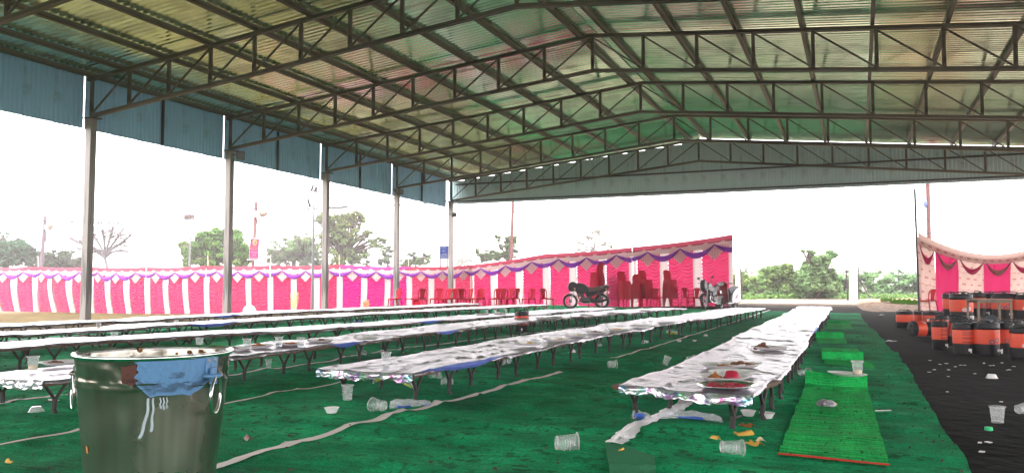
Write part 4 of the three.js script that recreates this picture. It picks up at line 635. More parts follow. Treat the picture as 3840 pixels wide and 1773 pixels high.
const cups = [
  [lit(2706, 1718), -1.62, 1.75, 'clear plastic cup lying on the carpet right of the rightmost table end', 0, face(180)], [lit(2084, 1712), -1.6, 1.75, 'clear plastic cup lying alone on the near carpet in the middle', 0, face(190)],
  [lit(1440, 1573), 1.55, 1.7, 'clear plastic cup lying with its mouth to the camera on the white line', 0, face(150)], [lit(1302, 1510), 0, 1.65, 'clear plastic cup upside down at the foot of the glittering table', 0, 0], [lit(1650, 1435), 1.45, 1.5, 'clear plastic cup lying under the second row, left of another', 0, face(150)], [lit(1700, 1458), -1.5, 1.5, 'clear plastic cup lying beside a table leg under the second row', 0, face(0)],
  [lit(2280, 1397), -1.55, 1.5, 'clear plastic cup lying on open carpet between the two right rows', 0, face(185)], [lit(2577, 1363), -1.4, 1.5, 'clear plastic cup lying close left of the rightmost row', 0, face(175)], [lit(2495, 1395), 0.5, 1.4, 'crumpled clear cup peeking out behind the rightmost table edge', 0, face(30)], [lit(2255, 1307), -1.5, 1.4, 'clear plastic cup lying among the legs of the second row', 0, face(10)],
  [lit(1370, 1347), 1.5, 1.5, 'clear plastic cup lying under the third row near a leg', 0, face(160)], [lit(1005, 1393), 0, 1.3, 'clear plastic cup standing on the carpet by the steel bin', 0, 0], [lit(285, 1490), 0, 1.5, 'clear plastic cup standing left of the steel bin', 0, 0], [lit(1912, 1375), -1.5, 1.6, 'clear plastic cup lying under the near part of the second row', 0, face(40)],
  [lit(3002, 1420), -1.5, 1.5, 'clear plastic cup lying by the legs at the right of the rightmost row', 0, face(200)], [lit(3746, 1625), 0.3, 1.6, 'crushed clear cup on the dark ground at the right', 0, face(60)], [lit(3822, 1572), -1.5, 1.6, 'clear plastic cup lying at the right edge of the picture', 0, face(200)], [lit(2430, 1295), -1.5, 1.3, 'clear cup lying under the far part of the second row', 0, face(20)], [lit(2270, 1247), 1.5, 1.3, 'clear cup lying between the second and third rows', 0, face(140)],
  [onTop(1446, 1366), 0, 1.45, 'clear plastic cup standing on the glittering end of the second row', 0, 0], [onTop(120, 1386), 0, 1.5, 'plastic cup half full of a pale drink on the third row at the left', 2, 0], [onTop(924, 1308), 0, 1.5, 'first clear cup of water on the third row right of the bin', 1, 0], [onTop(1044, 1300), 0, 1.5, 'second clear cup of water on the third row right of the bin', 1, 0], [onTop(1127, 1301), 0, 1.45, 'third clear cup of water on the third row right of the bin', 1, 0], [onTop(425, 1275), 0, 1.4, 'milky plastic cup on the fourth row above the bin rim', 0, 0], [onTop(745, 1301), 0, 1.4, 'cup with a red rim showing above the bin', 0, 0], [onTop(1826, 1226), 0, 1.4, 'white plastic cup on the third row left of the cooler', 0, 0],
  [onTop(2171, 1256), 0, 1.4, 'clear cup standing behind a plate on the second row', 0, 0], [onTop(2275, 1235), 0, 1.3, 'clear cup standing at a brown spill on the second row', 0, 0], [onTop(2440, 1224), 0, 1.3, 'clear cup standing far along the second row', 0, 0], [onTop(1826, 1176), 0, 1.2, 'leftmost small cup on the fourth row', 0, 0], [onTop(1857, 1174), 0, 1.2, 'middle small cup on the fourth row', 0, 0], [onTop(1897, 1172), 0, 1.2, 'right small cup on the fourth row', 0, 0], [onTop(2142, 1190), 0, 1.2, 'clear cup on the far third row', 0, 0], [onTop(660, 1218), 0, 1.2, 'pinkish cup on the fifth row left of the second column', 0, 0], [onTop(366, 1231), 0, 1.1, 'orange tinted cup on the fifth row near the first column', 2, 0],
];
for (const [p, tip, s, l, f, t] of cups) { const o = cup(p, tip, s * 0.86, l, f, t); if (tip || rnd() < 0.15) o.scale.set(o.scale.x * rr(0.75, 1.05), o.scale.y * rr(0.85, 1.05), o.scale.z * rr(0.9, 1.1)); }
{ const q = lit(3180, 1462); q.y = 0.155 * K; const pl = thing('plate', 'white plate resting on the raised end of the nearest mat', 'plate', q, YAW, 'white disposable plates'); part('dish', plateGeo, mPlate, pl); pl.scale.setScalar(1.25); pl.rotation.order = 'YXZ'; pl.rotation.z = -0.05; const p = lit(3220, 1466); p.y = 0.175 * K; const o = cup(p, 0, 1.5, 'cup of milky tea standing on the raised end of the nearest mat', 2); }
function bowl(p, label, m = mMilky, s = 1.15, flip = false) { const o = solo('plastic_bowl', bowlGeo, m, label, 'bowl', 'white plastic bowls', p); o.scale.setScalar(s); if (flip) { o.rotation.x = Math.PI; o.position.y += 0.042 * s; } return o; }
bowl(lit(1242, 1568), 'white plastic bowl standing on the carpet left of the white line', mPlate, 1.1); bowl(lit(132, 1556), 'clear plastic bowl upside down on the carpet left of the bin', mClear, 1.1, true); bowl(lit(2147, 1327), 'white plastic bowl upside down under the second row', mPlate, 1.0, true); bowl(lit(3723, 1433), 'white plastic bowl upside down on the dark ground', mPlate, 1.1, true); bowl(lit(2548, 1286), 'red-stained bowl on the carpet beyond the second row', mPlate, 0.8); bowl(lit(2648, 1267), 'small white bowl upside down on the far carpet', mPlate, 0.8, true); bowl(lit(2606, 1285), 'small orange-stained bowl on the far carpet', mPlate, 0.7);
bowl(lit(2808, 1568), 'plastic bowl behind the near right leg of the rightmost row', mMilky, 1.1); bowl(lit(2878, 1580), 'plastic bowl beside the second right leg of the rightmost row', mMilky, 1.1);
function food(m, rx, rz, h, y, n, parent, name, x = 0, z = 0) { const g = []; for (let k = 0; k < n; k++) { const a = rnd() * 6.28, r = Math.sqrt(rnd()); g.push(new THREE.IcosahedronGeometry(0.008 + 0.010 * rnd(), 1).scale(rr(0.8, 1.8), rr(0.5, 1), rr(0.8, 1.6)).rotateY(rnd() * 6).translate(x + rx * r * Math.cos(a), y + h * (1 - r) * rnd() + 0.004, z + rz * r * Math.sin(a))); } part(name, M(g), m, parent); }
function plate(px, py, s, label, items = [], steel = false, tiltZ = 0) {
  const p = onTop(px, py), o = thing(steel ? 'steel_plate' : 'plate', label, 'plate', p, YAW, steel ? undefined : 'white disposable plates'); part('dish', plateGeo, steel ? mThali : mPlate, o); o.scale.set(s, s, s); o.rotation.order = 'YXZ'; o.rotation.z = tiltZ;
  for (const [m, x, z, rx, rz, h, n, nm] of items) food(m, rx, rz, h, 0.01, n, o, nm, x, z); return o;
}
plate(2728, 1456, 1.42, 'steel plate with red leftovers at the near end of the rightmost row', [[mRedRice, 0, 0, 0.09, 0.09, 0.012, 60, 'red_rice'], [mBrown, -0.04, 0.03, 0.03, 0.03, 0.02, 14, 'leftover']], true, 0.03);
{ const o = plate(2715, 1425, 1.35, 'white plate with a red bowl-shaped heap behind the steel plate', [[mCurry, -0.05, 0.0, 0.035, 0.03, 0.03, 22, 'curry']]); part('red_heap', lathe([[0, 0.055], [0.03, 0.05], [0.045, 0.02], [0.05, 0.008], [0, 0.008]], 20).translate(0.045, 0.004, 0.01), mRedRice, o); o.position.y += 0.004; }
plate(2750, 1405, 1.35, 'empty white plate in the middle of the plates on the rightmost row'); plate(2710, 1378, 1.35, 'white plate with thin curry smears, left of the four', [[mCurry, 0.02, 0, 0.05, 0.03, 0.004, 12, 'curry']]); plate(2775, 1374, 1.35, 'white plate heaped with brown bread and curry', [[mBrown, 0, 0.01, 0.06, 0.04, 0.03, 36, 'bread_pieces'], [mCurry, 0.06, 0, 0.03, 0.03, 0.01, 12, 'curry']]);
plate(2890, 1310, 1.4, 'white plate with a brown puffed bread farther along the rightmost row', [[mBrown, -0.07, 0, 0.05, 0.03, 0.05, 40, 'bread_pieces']]);
plate(230, 1366, 1.3, 'white plate with dark food left of the steel bin', [[mBrown, -0.03, 0.03, 0.05, 0.03, 0.02, 24, 'leftover']]);
const more = [[970, 1302, 'plate with a folded tissue, first right of the bin', mCurry], [1085, 1295, 'plate with orange curry between two cups', mCurry], [1200, 1282, 'plate with chunks of brown food farther right', mBrown], [880, 1312, 'half hidden plate touching the bin rim', mBrown], [1370, 1272, 'flat empty plate on the third row', null], [1980, 1293, 'plate with yellow food on the near second row', mYellow], [2090, 1278, 'plate with a tissue on the second row', mCream], [2160, 1262, 'plate next to the standing cup on the second row', mCream], [2235, 1250, 'plate with a dark brown spill on the second row', mBrown], [2320, 1240, 'plate with yellow curry on the second row', mYellow], [2400, 1225, 'pale plate far along the second row', mCream], [2500, 1213, 'last plate visible on the second row', null], [2080, 1192, 'plate with brown food on the far third row', mBrown], [2200, 1184, 'plate with rice on the far third row', mCream], [2300, 1177, 'plate with red chillies on the far third row', mRedRice], [2420, 1167, 'last plate on the far third row', mCream], [1810, 1180, 'plate with greens on the fourth row', mYellow], [1875, 1178, 'pale plate on the fourth row', mCream], [2040, 1196, 'crumpled white plate on the third row near the cooler', null]];
for (const [x, y, l, m] of more) { const o = plate(x, y, 1.25, 'white disposable ' + l, m ? [[m, rr(-0.03, 0.03), rr(-0.02, 0.02), 0.06, 0.05, 0.02, 26, 'leftover']] : [], false, rr(-0.03, 0.03)); if (rnd() > 0.5) { const b = part('paper_bowl', bowlGeo, mPlate, o); b.position.set(-0.05, 0.008, 0.03); b.scale.setScalar(0.9); } }
// thin plastic bags with printed bands
const mBag = phys(0.86, 0.88, 0.9, 0.18, { transmission: 0.8, thickness: 0 }), mBagBlue = phys(0.05, 0.15, 0.6, 0.35, { transmission: 0.3, thickness: 0 }), mBagLime = phys(0.62, 0.72, 0.02, 0.4, { transmission: 0.25, thickness: 0 });
function bag(c, up, label, band, bm) {   // c: picture points of the bag's spine on the ground or hanging, up: heights
  const P = c.map(([x, y, h], i) => { const p = G(x, y); p.y = 0.01 + (h || 0); return p; }), o = thing('plastic_bag', label, 'plastic bag', V(P[0].x, 0, P[0].z), 0, 'thin plastic bags'), off = V(P[0].x, 0, P[0].z), crv = new THREE.CatmullRomCurve3(P);
  const f = (s, t, e = 0) => { const p = crv.getPoint(s), hh = up * (0.55 + 0.45 * vnoise(s * 5, 2)) * K; const crk = 0.02 * (vnoise(s * 14, t * 9) - 0.5); return V(p.x + RIGHT.x * crk - FWD.x * (0.02 * Math.sin(t * 3.1) + crk + e), p.y + hh * t + 0.012 * (vnoise(s * 11, t * 7) - 0.5), p.z + RIGHT.z * crk - FWD.z * (0.02 * Math.sin(t * 3.1) + crk + e)).sub(off); };
  part('film', grid(40, 12, (s, t) => f(s, t)), mBag, o);
  part('film_back', grid(40, 12, (s, t) => f(s, t, -0.035 * Math.sin(t * 3.1))), mBag, o);
  for (const [s0, s1, t0, t1] of band) part('printed_band', grid(10, 6, (s, t) => f(lerp(s0, s1, s), lerp(t0, t1, t), 0.004)), bm, o);
}
bag([[1395, 1485, 0.10], [1450, 1475, 0.13], [1500, 1482, 0.11], [1552, 1495, 0.07]], 0.11, 'clear plastic bag with lime print hanging under the glittering table', [[0.08, 0.2, 0.1, 0.95], [0.3, 0.7, 0.02, 0.16], [0.78, 0.95, 0.05, 0.4]], mBagLime);
bag([[1460, 1540, 0], [1510, 1535, 0], [1570, 1532, 0], [1615, 1528, 0]], 0.10, 'clear plastic bag with blue print lying on the white line', [[0.2, 0.5, 0.02, 0.35], [0.82, 0.98, 0.1, 0.5]], mBagBlue);
bag([[2372, 1582, 0], [2400, 1580, 0], [2440, 1582, 0]], 0.10, 'blue and clear snack bag at the left leg of the rightmost row', [[0.2, 0.7, 0.1, 0.8]], mBagBlue);
bag([[2470, 1586, 0], [2570, 1584, 0], [2650, 1588, 0], [2708, 1594, 0]], 0.11, 'long clear plastic bag with blue print lying under the rightmost row', [[0.25, 0.62, 0.1, 0.5]], mBagBlue);
bag([[1325, 1216, 0], [1345, 1214, 0], [1365, 1213, 0]], 0.13, 'small blue plastic bag on the carpet by the far rows', [[0.1, 0.9, 0.1, 0.8]], mBagBlue);
bag([[2500, 1256, 0], [2525, 1255, 0], [2550, 1258, 0]], 0.13, 'crumpled clear bag with yellow print under the far second row', [[0.1, 0.8, 0.05, 0.5]], mBagLime);
// scraps
function scrap(px, py, w, d, m, label, cat = 'scrap', lift = 0) { const p = lit(px, py); p.y += lift; const ph = rnd() * 9; return solo('food_scrap', grid(8, 6, (s, t) => V((s - 0.5) * w * 0.75 * (0.75 + 0.4 * vnoise(t * 4 + ph, 1)), 0.004 + 0.035 * vnoise(s * 4 + ph, t * 4) * Math.sin(Math.PI * t), (t - 0.5) * d * (0.7 + 0.5 * vnoise(s * 4, ph)))), m, label, cat, 'scraps on the carpet', p, rnd() * 6); }
scrap(2803, 1622, 0.16, 0.07, mCurry, 'orange food scrap under the rightmost table end, farthest of three'); scrap(2788, 1648, 0.16, 0.08, mYellow, 'yellow curry scrap under the rightmost table end, middle of three'); scrap(2832, 1680, 0.16, 0.08, mYellow, 'yellow scrap at the foot of the near right leg'); scrap(2856, 1668, 0.06, 0.06, mCream, 'cream paper square at the foot of the near right leg'); scrap(2682, 1660, 0.10, 0.035, mYellow, 'flat yellow leaf-shaped scrap left of the lying cup'); scrap(930, 1665, 0.16, 0.05, mBrown, 'brown dry leaf on the carpet right of the bin'); scrap(2765, 1575, 0.17, 0.03, mBlack, 'dark twig-like scrap under the rightmost row'); scrap(3130, 1535, 0.03, 0.06, mYellow, 'yellow scrap beside the foil ball on the mat', 'scrap', 0.02); scrap(30, 1760, 0.07, 0.02, mYellow, 'yellow straw at the bottom left of the carpet'); scrap(2330, 1722, 0.05, 0.02, mYellow, 'yellow straw near the torn carpet corner'); scrap(2175, 1332, 0.2, 0.05, mBrown, 'brown stain-coloured rag under the second row'); scrap(320, 1262, 0.45, 0.25, mBrown, 'brown cardboard piece under the fifth row');
solo('foil_ball', (() => { const g = new THREE.IcosahedronGeometry(0.055, 3), a = g.attributes.position; for (let i = 0; i < a.count; i++) { const p = V(a.getX(i), a.getY(i), a.getZ(i)), k = 0.75 + 0.5 * vnoise(p.x * 60 + 9, p.y * 60 + p.z * 45); a.setXYZ(i, p.x * k * 1.3, p.y * k * 0.7, p.z * k); } g.computeVertexNormals(); return g; })(), mFoil, 'crumpled ball of silver foil lying on the nearest mat', 'foil', undefined, lit(3100, 1538).add(V(0, 0.035, 0)));
solo('plastic_spoon', M([bar(V(-0.06, 0.006, 0), V(0.03, 0.008, 0), 0.008, 0.003), new THREE.SphereGeometry(0.018, 10, 6).scale(1.5, 0.3, 0.9).translate(0.05, 0.008, 0)]), mPlate, 'white plastic spoon on the carpet right of the nearest mat', 'spoon', undefined, lit(3312, 1555), YAW); solo('plastic_fork', M([bar(V(-0.07, 0.006, 0), V(0.03, 0.008, 0), 0.008, 0.003), box(0.05, 0.003, 0.022, 0.05, 0.008, 0)]), mPlate, 'white plastic fork on the carpet left of the bin', 'fork', undefined, lit(195, 1522), YAW - 0.5);
solo('bottle_cap', lathe([[0, 0.014], [0.016, 0.014], [0.017, 0.0], [0.015, 0]], 14), std(0.02, 0.5, 0.18, 0.5), 'green bottle cap on the dark ground at the right', 'cap', undefined, lit(3711, 1629)).scale.setScalar(1.6);
for (const [x, y, w, l] of [[3345, 1285, 0.2, 'torn white paper on the dark ground before the lying cooler'], [3310, 1185, 0.16, 'flat white scrap of paper near the far carpet corner']]) solo('torn_paper', grid(10, 6, (s, t) => V((s - 0.5) * w, 0.01 + 0.06 * Math.pow(vnoise(s * 3 + x, t * 2), 2) * (1 - Math.abs(2 * s - 1)), (t - 0.5) * w * 0.5)), mPlate, l, 'paper', 'paper scraps', lit(x, y), YAW);
{ const g = []; for (let k = 0; k < 24; k++) { const p = G(rr(3480, 3830), 1352 + 50 * rnd() * rnd() + rr(0, 18) + (k > 15 ? rr(0, 330) : 0)); g.push(box(rr(0.015, 0.05), 0.004, rr(0.012, 0.03)).rotateY(rnd() * 6).translate(p.x, 0.012, p.z)); } const o = solo('paper_flecks', M(g), mPlate, 'tiny pale paper flecks strewn over the dark ground', 'litter'); o.userData.kind = 'stuff'; }
// carpet corner folded back at the bottom
{ const a = G(2268, 1690), b = G(2290, 1800), c = G(2462, 1800), d = G(2455, 1735); solo('folded_carpet_corner', grid(14, 14, (s, t) => { const p = a.clone().lerp(d, s).lerp(b.clone().lerp(c, s), t); p.y = carpetH(p.x, p.z) + 0.010 + 0.012 * Math.sin(Math.PI * Math.min(1, s * 1.1)) * Math.exp(-t * 1.2) + 0.006 * vnoise(s * 6, t * 5); return p; }, (s, t) => [s * 0.2, t * 0.2]), phys(0.05, 0.23, 0.12, 1, { specularIntensity: 0.1, bumpMap: carpetBump, bumpScale: 0.004 }), 'corner of the green carpet folded back at the bottom', 'carpet'); }
// ---------------------------------------------------------------- the cooler between the table rows, sack, fronds
coolAt(0, 1930, 1983, 1170, 1247, 90, 'orange and black water cooler standing alone between the table rows');
{
  const p = at(934, 1176, 41 * K), o = thing('cloth_sack', 'white sack with blue stripes slumped before the cloth wall', 'sack', p), g = new THREE.SphereGeometry(0.34 * K, 24, 16), a = g.attributes.position;
  for (let i = 0; i < a.count; i++) { const x = a.getX(i), y = a.getY(i), z = a.getZ(i), k = 1 + 0.16 * (vnoise(Math.atan2(z, x) * 3, y * 6) - 0.5); a.setXYZ(i, x * k, Math.max(-0.1, y * 1.0) * k, z * k); }
  g.translate(0, 0.08, 0); g.computeVertexNormals();
  const tx = canvasTex(128, 128, (c, w, h) => { c.fillStyle = '#a8a4a2'; c.fillRect(0, 0, w, h); c.fillStyle = '#5a668f'; for (const y of [58, 66, 76, 84]) c.fillRect(0, y, w, 4); });
  part('sack_body', g, new THREE.MeshStandardMaterial({ map: tx, roughness: 0.8, side: THREE.DoubleSide }), o); part('tied_neck', lathe([[0.05, 0.36], [0.03, 0.40], [0.08, 0.47], [0, 0.46]], 12).scale(K, K, K), mWhite, o);
}
function frond(px, yb, yt, dep, label, col, n = 5) {
  const p = at(px, yb, dep * K), H = (yb - yt) / FOCAL * dep * K, o = thing('palm_frond', label, 'plant', p, 0, 'young palm fronds');
  const stem = [], lf = [];
  for (let k = 0; k < n; k++) { const a = (k / Math.max(1, n - 1) - 0.5) * 1.0 + rr(-0.1, 0.1), h = H * rr(0.75, 1); const top = RIGHT.clone().multiplyScalar(Math.sin(a) * h * 0.5).add(V(0, h, 0)); stem.push(tube([V(0, 0, 0), top.clone().multiplyScalar(0.5).add(V(0, 0.03, 0)), top], 0.008, 8, 4)); for (let j = 3; j < 14; j++) { const q = top.clone().multiplyScalar(j / 14); for (const s of [-1, 1]) lf.push(bar(q, q.clone().addScaledVector(RIGHT, s * 0.13 * (1.2 - j / 14)).add(V(0, 0.1, rr(-0.05, 0.05))), 0.018, 0.004)); } }
  part('stem', M(stem), col, o); part('leaflets', M(lf), col, o);
}
const mFrondY = phys(0.55, 0.42, 0.08, 0.7, { transmission: 0.3, thickness: 0 }), mFrondO = phys(0.62, 0.3, 0.14, 0.7, { transmission: 0.3, thickness: 0 }), mBanana = phys(0.09, 0.28, 0.02, 0.5, { transmission: 0.3, thickness: 0 });
frond(1100, 1172, 1090, 41.5, 'yellow-green palm frond planted before the cloth wall', mFrondY, 3); frond(1372, 1162, 1124, 42.5, 'small orange palm frond before the magenta cloth', mFrondO, 4);

// ---------------------------------------------------------------- trees and bushes
function leafGeo(pts, size, tint) {          // one small bent leaf per point
  const pos = [], nor = [], idx = [], col = [];
  pts.forEach((p, i) => {
    const s = size * rr(0.6, 1.4), a = V(rr(-1, 1), rr(-0.5, 0.6), rr(-1, 1)).normalize(), b = V(rr(-1, 1), rr(-1, 1), rr(-1, 1)).cross(a).normalize(), n = b.clone().cross(a), k = i * 4;
    const q = [p.clone().addScaledVector(a, -s), p.clone().addScaledVector(b, s * 0.42).addScaledVector(n, s * 0.15), p.clone().addScaledVector(a, s), p.clone().addScaledVector(b, -s * 0.42).addScaledVector(n, s * 0.15)];
    const c = tint(p); for (const v of q) { pos.push(v.x, v.y, v.z); nor.push(n.x, n.y, n.z); col.push(c[0], c[1], c[2]); } idx.push(k, k + 1, k + 2, k, k + 2, k + 3);
  });
  const g = new THREE.BufferGeometry(); g.setAttribute('position', new THREE.Float32BufferAttribute(pos, 3)); g.setAttribute('normal', new THREE.Float32BufferAttribute(nor, 3)); g.setAttribute('color', new THREE.Float32BufferAttribute(col, 3)); g.setIndex(idx); return g;
}
const mLeaf = new THREE.MeshPhysicalMaterial({ vertexColors: true, roughness: 1, specularIntensity: 0.3, transmission: 0.35, thickness: 0, ior: 1.2, side: THREE.DoubleSide }), mBark = std(0.14, 0.10, 0.075, 0.9, 0, { map: grainTex }), mBarkPale = std(0.09, 0.08, 0.085, 0.9);
function limbs(o, base, tips, r, mat = mBark, twigs = 0) {
  const g = [], mids = [];
  for (const t of tips) { const mid = base.clone().lerp(t, 0.45).add(V(rr(-0.2, 0.2), rr(0.1, 0.4), rr(-0.2, 0.2))); g.push(tube([base, base.clone().lerp(mid, 0.5).add(V(0, 0.15, 0)), mid, t], r * 0.42, 10, 5)); mids.push(mid);
    for (let k = 0; k < twigs; k++) { const q = mid.clone().lerp(t, rnd()), e = q.clone().add(V(rr(-1, 1), rr(-0.1, 0.8), rr(-1, 1)).multiplyScalar(r * 9)); g.push(tube([q, q.clone().lerp(e, 0.5).add(V(0, 0.1, 0)), e], r * 0.13, 5, 4)); for (let j = 0; j < 3; j++) { const f = q.clone().lerp(e, rr(0.4, 1)); g.push(bar(f, f.clone().add(V(rr(-1, 1), rr(-0.2, 0.6), rr(-1, 1)).multiplyScalar(r * 4)), r * 0.06, r * 0.06, 3)); } } }
  part('limbs', M(g), mat, o);
}
function tree(label, dep, lobes, o2 = {}) {   // lobes: picture ellipses [x, y, rx, ry, leaves]
  const d = dep * K, cx = o2.x ?? lobes.reduce((s, l) => s + l[0], 0) / lobes.length, c0 = at(cx, 1000, d), gy = terrain(c0.x, c0.z), o = thing('tree', label, 'tree', V(c0.x, gy, c0.z), 0, o2.group || 'trees beyond the cloth wall');
  const S = d / FOCAL, r = o2.r || 0.2, top = at(cx, Math.max(...lobes.map(l => l[1])) + 10, d), tb = V(0, -0.1, 0), tt = V(0, Math.max(0.6, top.y - gy), 0);
  part('trunk', tube([tb, tb.clone().lerp(tt, 0.4).add(V(rr(-0.15, 0.15), 0, 0.1)), tb.clone().lerp(tt, 0.75), tt], r, 10, 8), mBark, o);
  const tips = [], pts = [], cols = o2.col || [0.10, 0.15, 0.045];
  for (const [x, y, rx, ry, n] of lobes) {
    const c = at(x, y, d).sub(o.position), a = rx * S, b = ry * S, clumps = [];
    tips.push(c.clone().add(V(0, -b * 0.2, 0)));
    const nc = Math.max(5, Math.round(n / (o2.per || 42)));
    for (let k = 0; k < nc; k++) { const v = V(rr(-1, 1), rr(-1, 1), rr(-1, 1)); if (v.length() > 1) v.normalize(); v.multiplyScalar(rr(0.62, 1)); const q = c.clone().addScaledVector(RIGHT, v.x * a).addScaledVector(FWD, v.z * Math.max(a, b) * 0.9).add(V(0, v.y * b, 0)); clumps.push([q, Math.min(a, b) * rr(0.14, 0.36)]); if (rnd() < 0.3) tips.push(q); }
    for (let k = 0; k < n * 1.6; k++) { const [q, s] = clumps[Math.floor(rnd() * nc)], v = V(rr(-1, 1), rr(-1, 1), rr(-1, 1)); if (v.length() > 1) v.normalize(); pts.push(q.clone().add(V(v.x * s * 1.25, v.y * s * 0.8, v.z * s * 1.25))); }
  }
  limbs(o, tt, tips, r);
  part('crown', leafGeo(pts, (o2.leaf || 0.16) * 0.8, p => { const k = 0.7 + 0.6 * hash(Math.round(p.x * 3), Math.round(p.y * 3 + p.z)) + rr(-0.12, 0.12), w = hash(Math.round(p.x * 1.1), Math.round(p.y * 1.1)) * 0.35; return [cols[0] * k * (1 + w) * 0.95, cols[1] * k * 1.05, cols[2] * k * 1.05]; }), mLeaf, o);
  return o;
}
tree('broad dark tree with drooping leaf tips at the far left', 62, [[10, 940, 75, 65, 2600], [80, 950, 60, 45, 1600], [-40, 960, 60, 60, 1500]], { col: [0.035, 0.085, 0.045], leaf: 0.2, x: 20 });
tree('low rounded dark bush right of the brown pole at the far left', 66, [[160, 985, 60, 42, 1500], [215, 972, 60, 38, 1600], [265, 990, 40, 35, 900]], { col: [0.045, 0.075, 0.04], x: 205 });
tree('leafy green tree behind the floodlight mast and the second column', 60, [[790, 910, 75, 60, 2200], [860, 900, 60, 50, 1400], [745, 960, 70, 50, 1500], [700, 935, 40, 35, 700], [850, 975, 80, 45, 1700], [915, 960, 40, 60, 900]], { col: [0.085, 0.17, 0.04], leaf: 0.17, x: 800 });
tree('wide rounded grey-green tree left of the second floodlight mast', 78, [[1080, 940, 80, 55, 2400], [1140, 925, 60, 55, 1700], [1040, 965, 50, 40, 1000], [1170, 970, 60, 45, 1300]], { col: [0.085, 0.135, 0.055], x: 1100 });
tree('tall airy tree with bare branches showing, right of the third column', 72, [[1270, 830, 45, 40, 900], [1330, 820, 45, 35, 900], [1220, 840, 40, 40, 800], [1300, 880, 70, 40, 1200], [1230, 900, 45, 50, 900], [1280, 960, 60, 45, 1100], [1350, 970, 45, 35, 700], [1420, 915, 45, 25, 500], [1370, 885, 35, 30, 450]], { col: [0.095, 0.14, 0.045], x: 1285, r: 0.17, per: 30 });
tree('small thin tree just left of the fourth column', 80, [[1450, 965, 20, 40, 500], [1465, 935, 20, 15, 200], [1440, 985, 25, 20, 350]], { col: [0.06, 0.10, 0.05], r: 0.1 });
tree('low spreading tree right of the fourth column', 74, [[1550, 970, 30, 25, 600], [1585, 978, 40, 18, 700], [1520, 985, 35, 18, 600], [1600, 955, 18, 12, 160], [1540, 950, 14, 12, 150]], { col: [0.075, 0.12, 0.045], r: 0.1 });
tree('faint round bush far off between the fifth column and the maroon pole', 150, [[1740, 985, 36, 18, 700]], { col: [0.08, 0.10, 0.06], r: 0.15, leaf: 0.3 });
tree('climbing-covered tree around the maroon pole', 70, [[1915, 905, 25, 32, 700], [1895, 945, 30, 35, 800], [1850, 960, 40, 25, 700], [1810, 965, 30, 20, 450], [1865, 900, 16, 20, 160], [1930, 950, 15, 30, 300], [1795, 940, 14, 10, 100]], { col: [0.08, 0.125, 0.05], r: 0.1, x: 1900 });
tree('pale leafless-looking tree beside the far concrete pole', 96, [[2205, 885, 22, 18, 160], [2235, 880, 24, 24, 200], [2175, 900, 14, 35, 170], [2285, 925, 12, 22, 190], [2260, 905, 22, 22, 130], [2180, 940, 24, 12, 180]], { col: [0.16, 0.18, 0.11], r: 0.12, x: 2225, leaf: 0.16, per: 16 });
// bare tree
{
  const d = 64 * K, b = at(398, 1003, d), gy = terrain(b.x, b.z), o = thing('bare_tree', 'leafless tree with spreading twigs behind the leftmost column', 'tree', V(b.x, gy, b.z), 0, 'trees beyond the cloth wall');
  const L = (x, y, z = 0) => at(x, y, d + z).sub(o.position), fork = L(390, 968);
  part('trunk', tube([V(0, -0.1, 0), L(400, 1005), fork], 0.1, 10, 7), mBarkPale, o);
  limbs(o, fork, [L(460, 855, 0.3), L(420, 850, -0.5), L(470, 905, 0.8), L(490, 880, 0), L(330, 930, 0.4), L(300, 905, -0.6), L(260, 895, 0.2), L(340, 870, 0.5), L(380, 860, -0.8), L(480, 945, 0.3), L(285, 930, 0.9)], 0.2, mBarkPale, 9);
}
// hedge and tree on the right
function bush(label, dep, lobes, col, o2 = {}) { return tree(label, dep, lobes, { col, group: 'bushes along the far lane', leaf: 0.15, r: 0.1, ...o2 }); }
bush('tall feathery green tree rising above the hedge', 53, [[3070, 985, 50, 40, 1700], [3095, 1040, 60, 50, 2200], [3040, 1050, 55, 55, 1900], [3080, 1090, 75, 35, 2000], [3120, 960, 25, 22, 450], [3030, 950, 26, 16, 300]], [0.11, 0.20, 0.085], { x: 3075, r: 0.14 });
bush('bushy green thicket left of the tall feathery tree', 55, [[2890, 1045, 50, 45, 1700], [2940, 1030, 45, 45, 1600], [2960, 1085, 60, 40, 1600], [2860, 1090, 60, 35, 1500], [2900, 1010, 35, 14, 300], [2955, 998, 14, 14, 120]], [0.12, 0.21, 0.075], { x: 2910 });
bush('lighter thicket next to the end of the cloth wall', 57, [[2800, 1060, 45, 35, 1400], [2810, 1100, 55, 25, 1200], [2760, 1070, 40, 40, 1100]], [0.14, 0.24, 0.07], { x: 2800 });
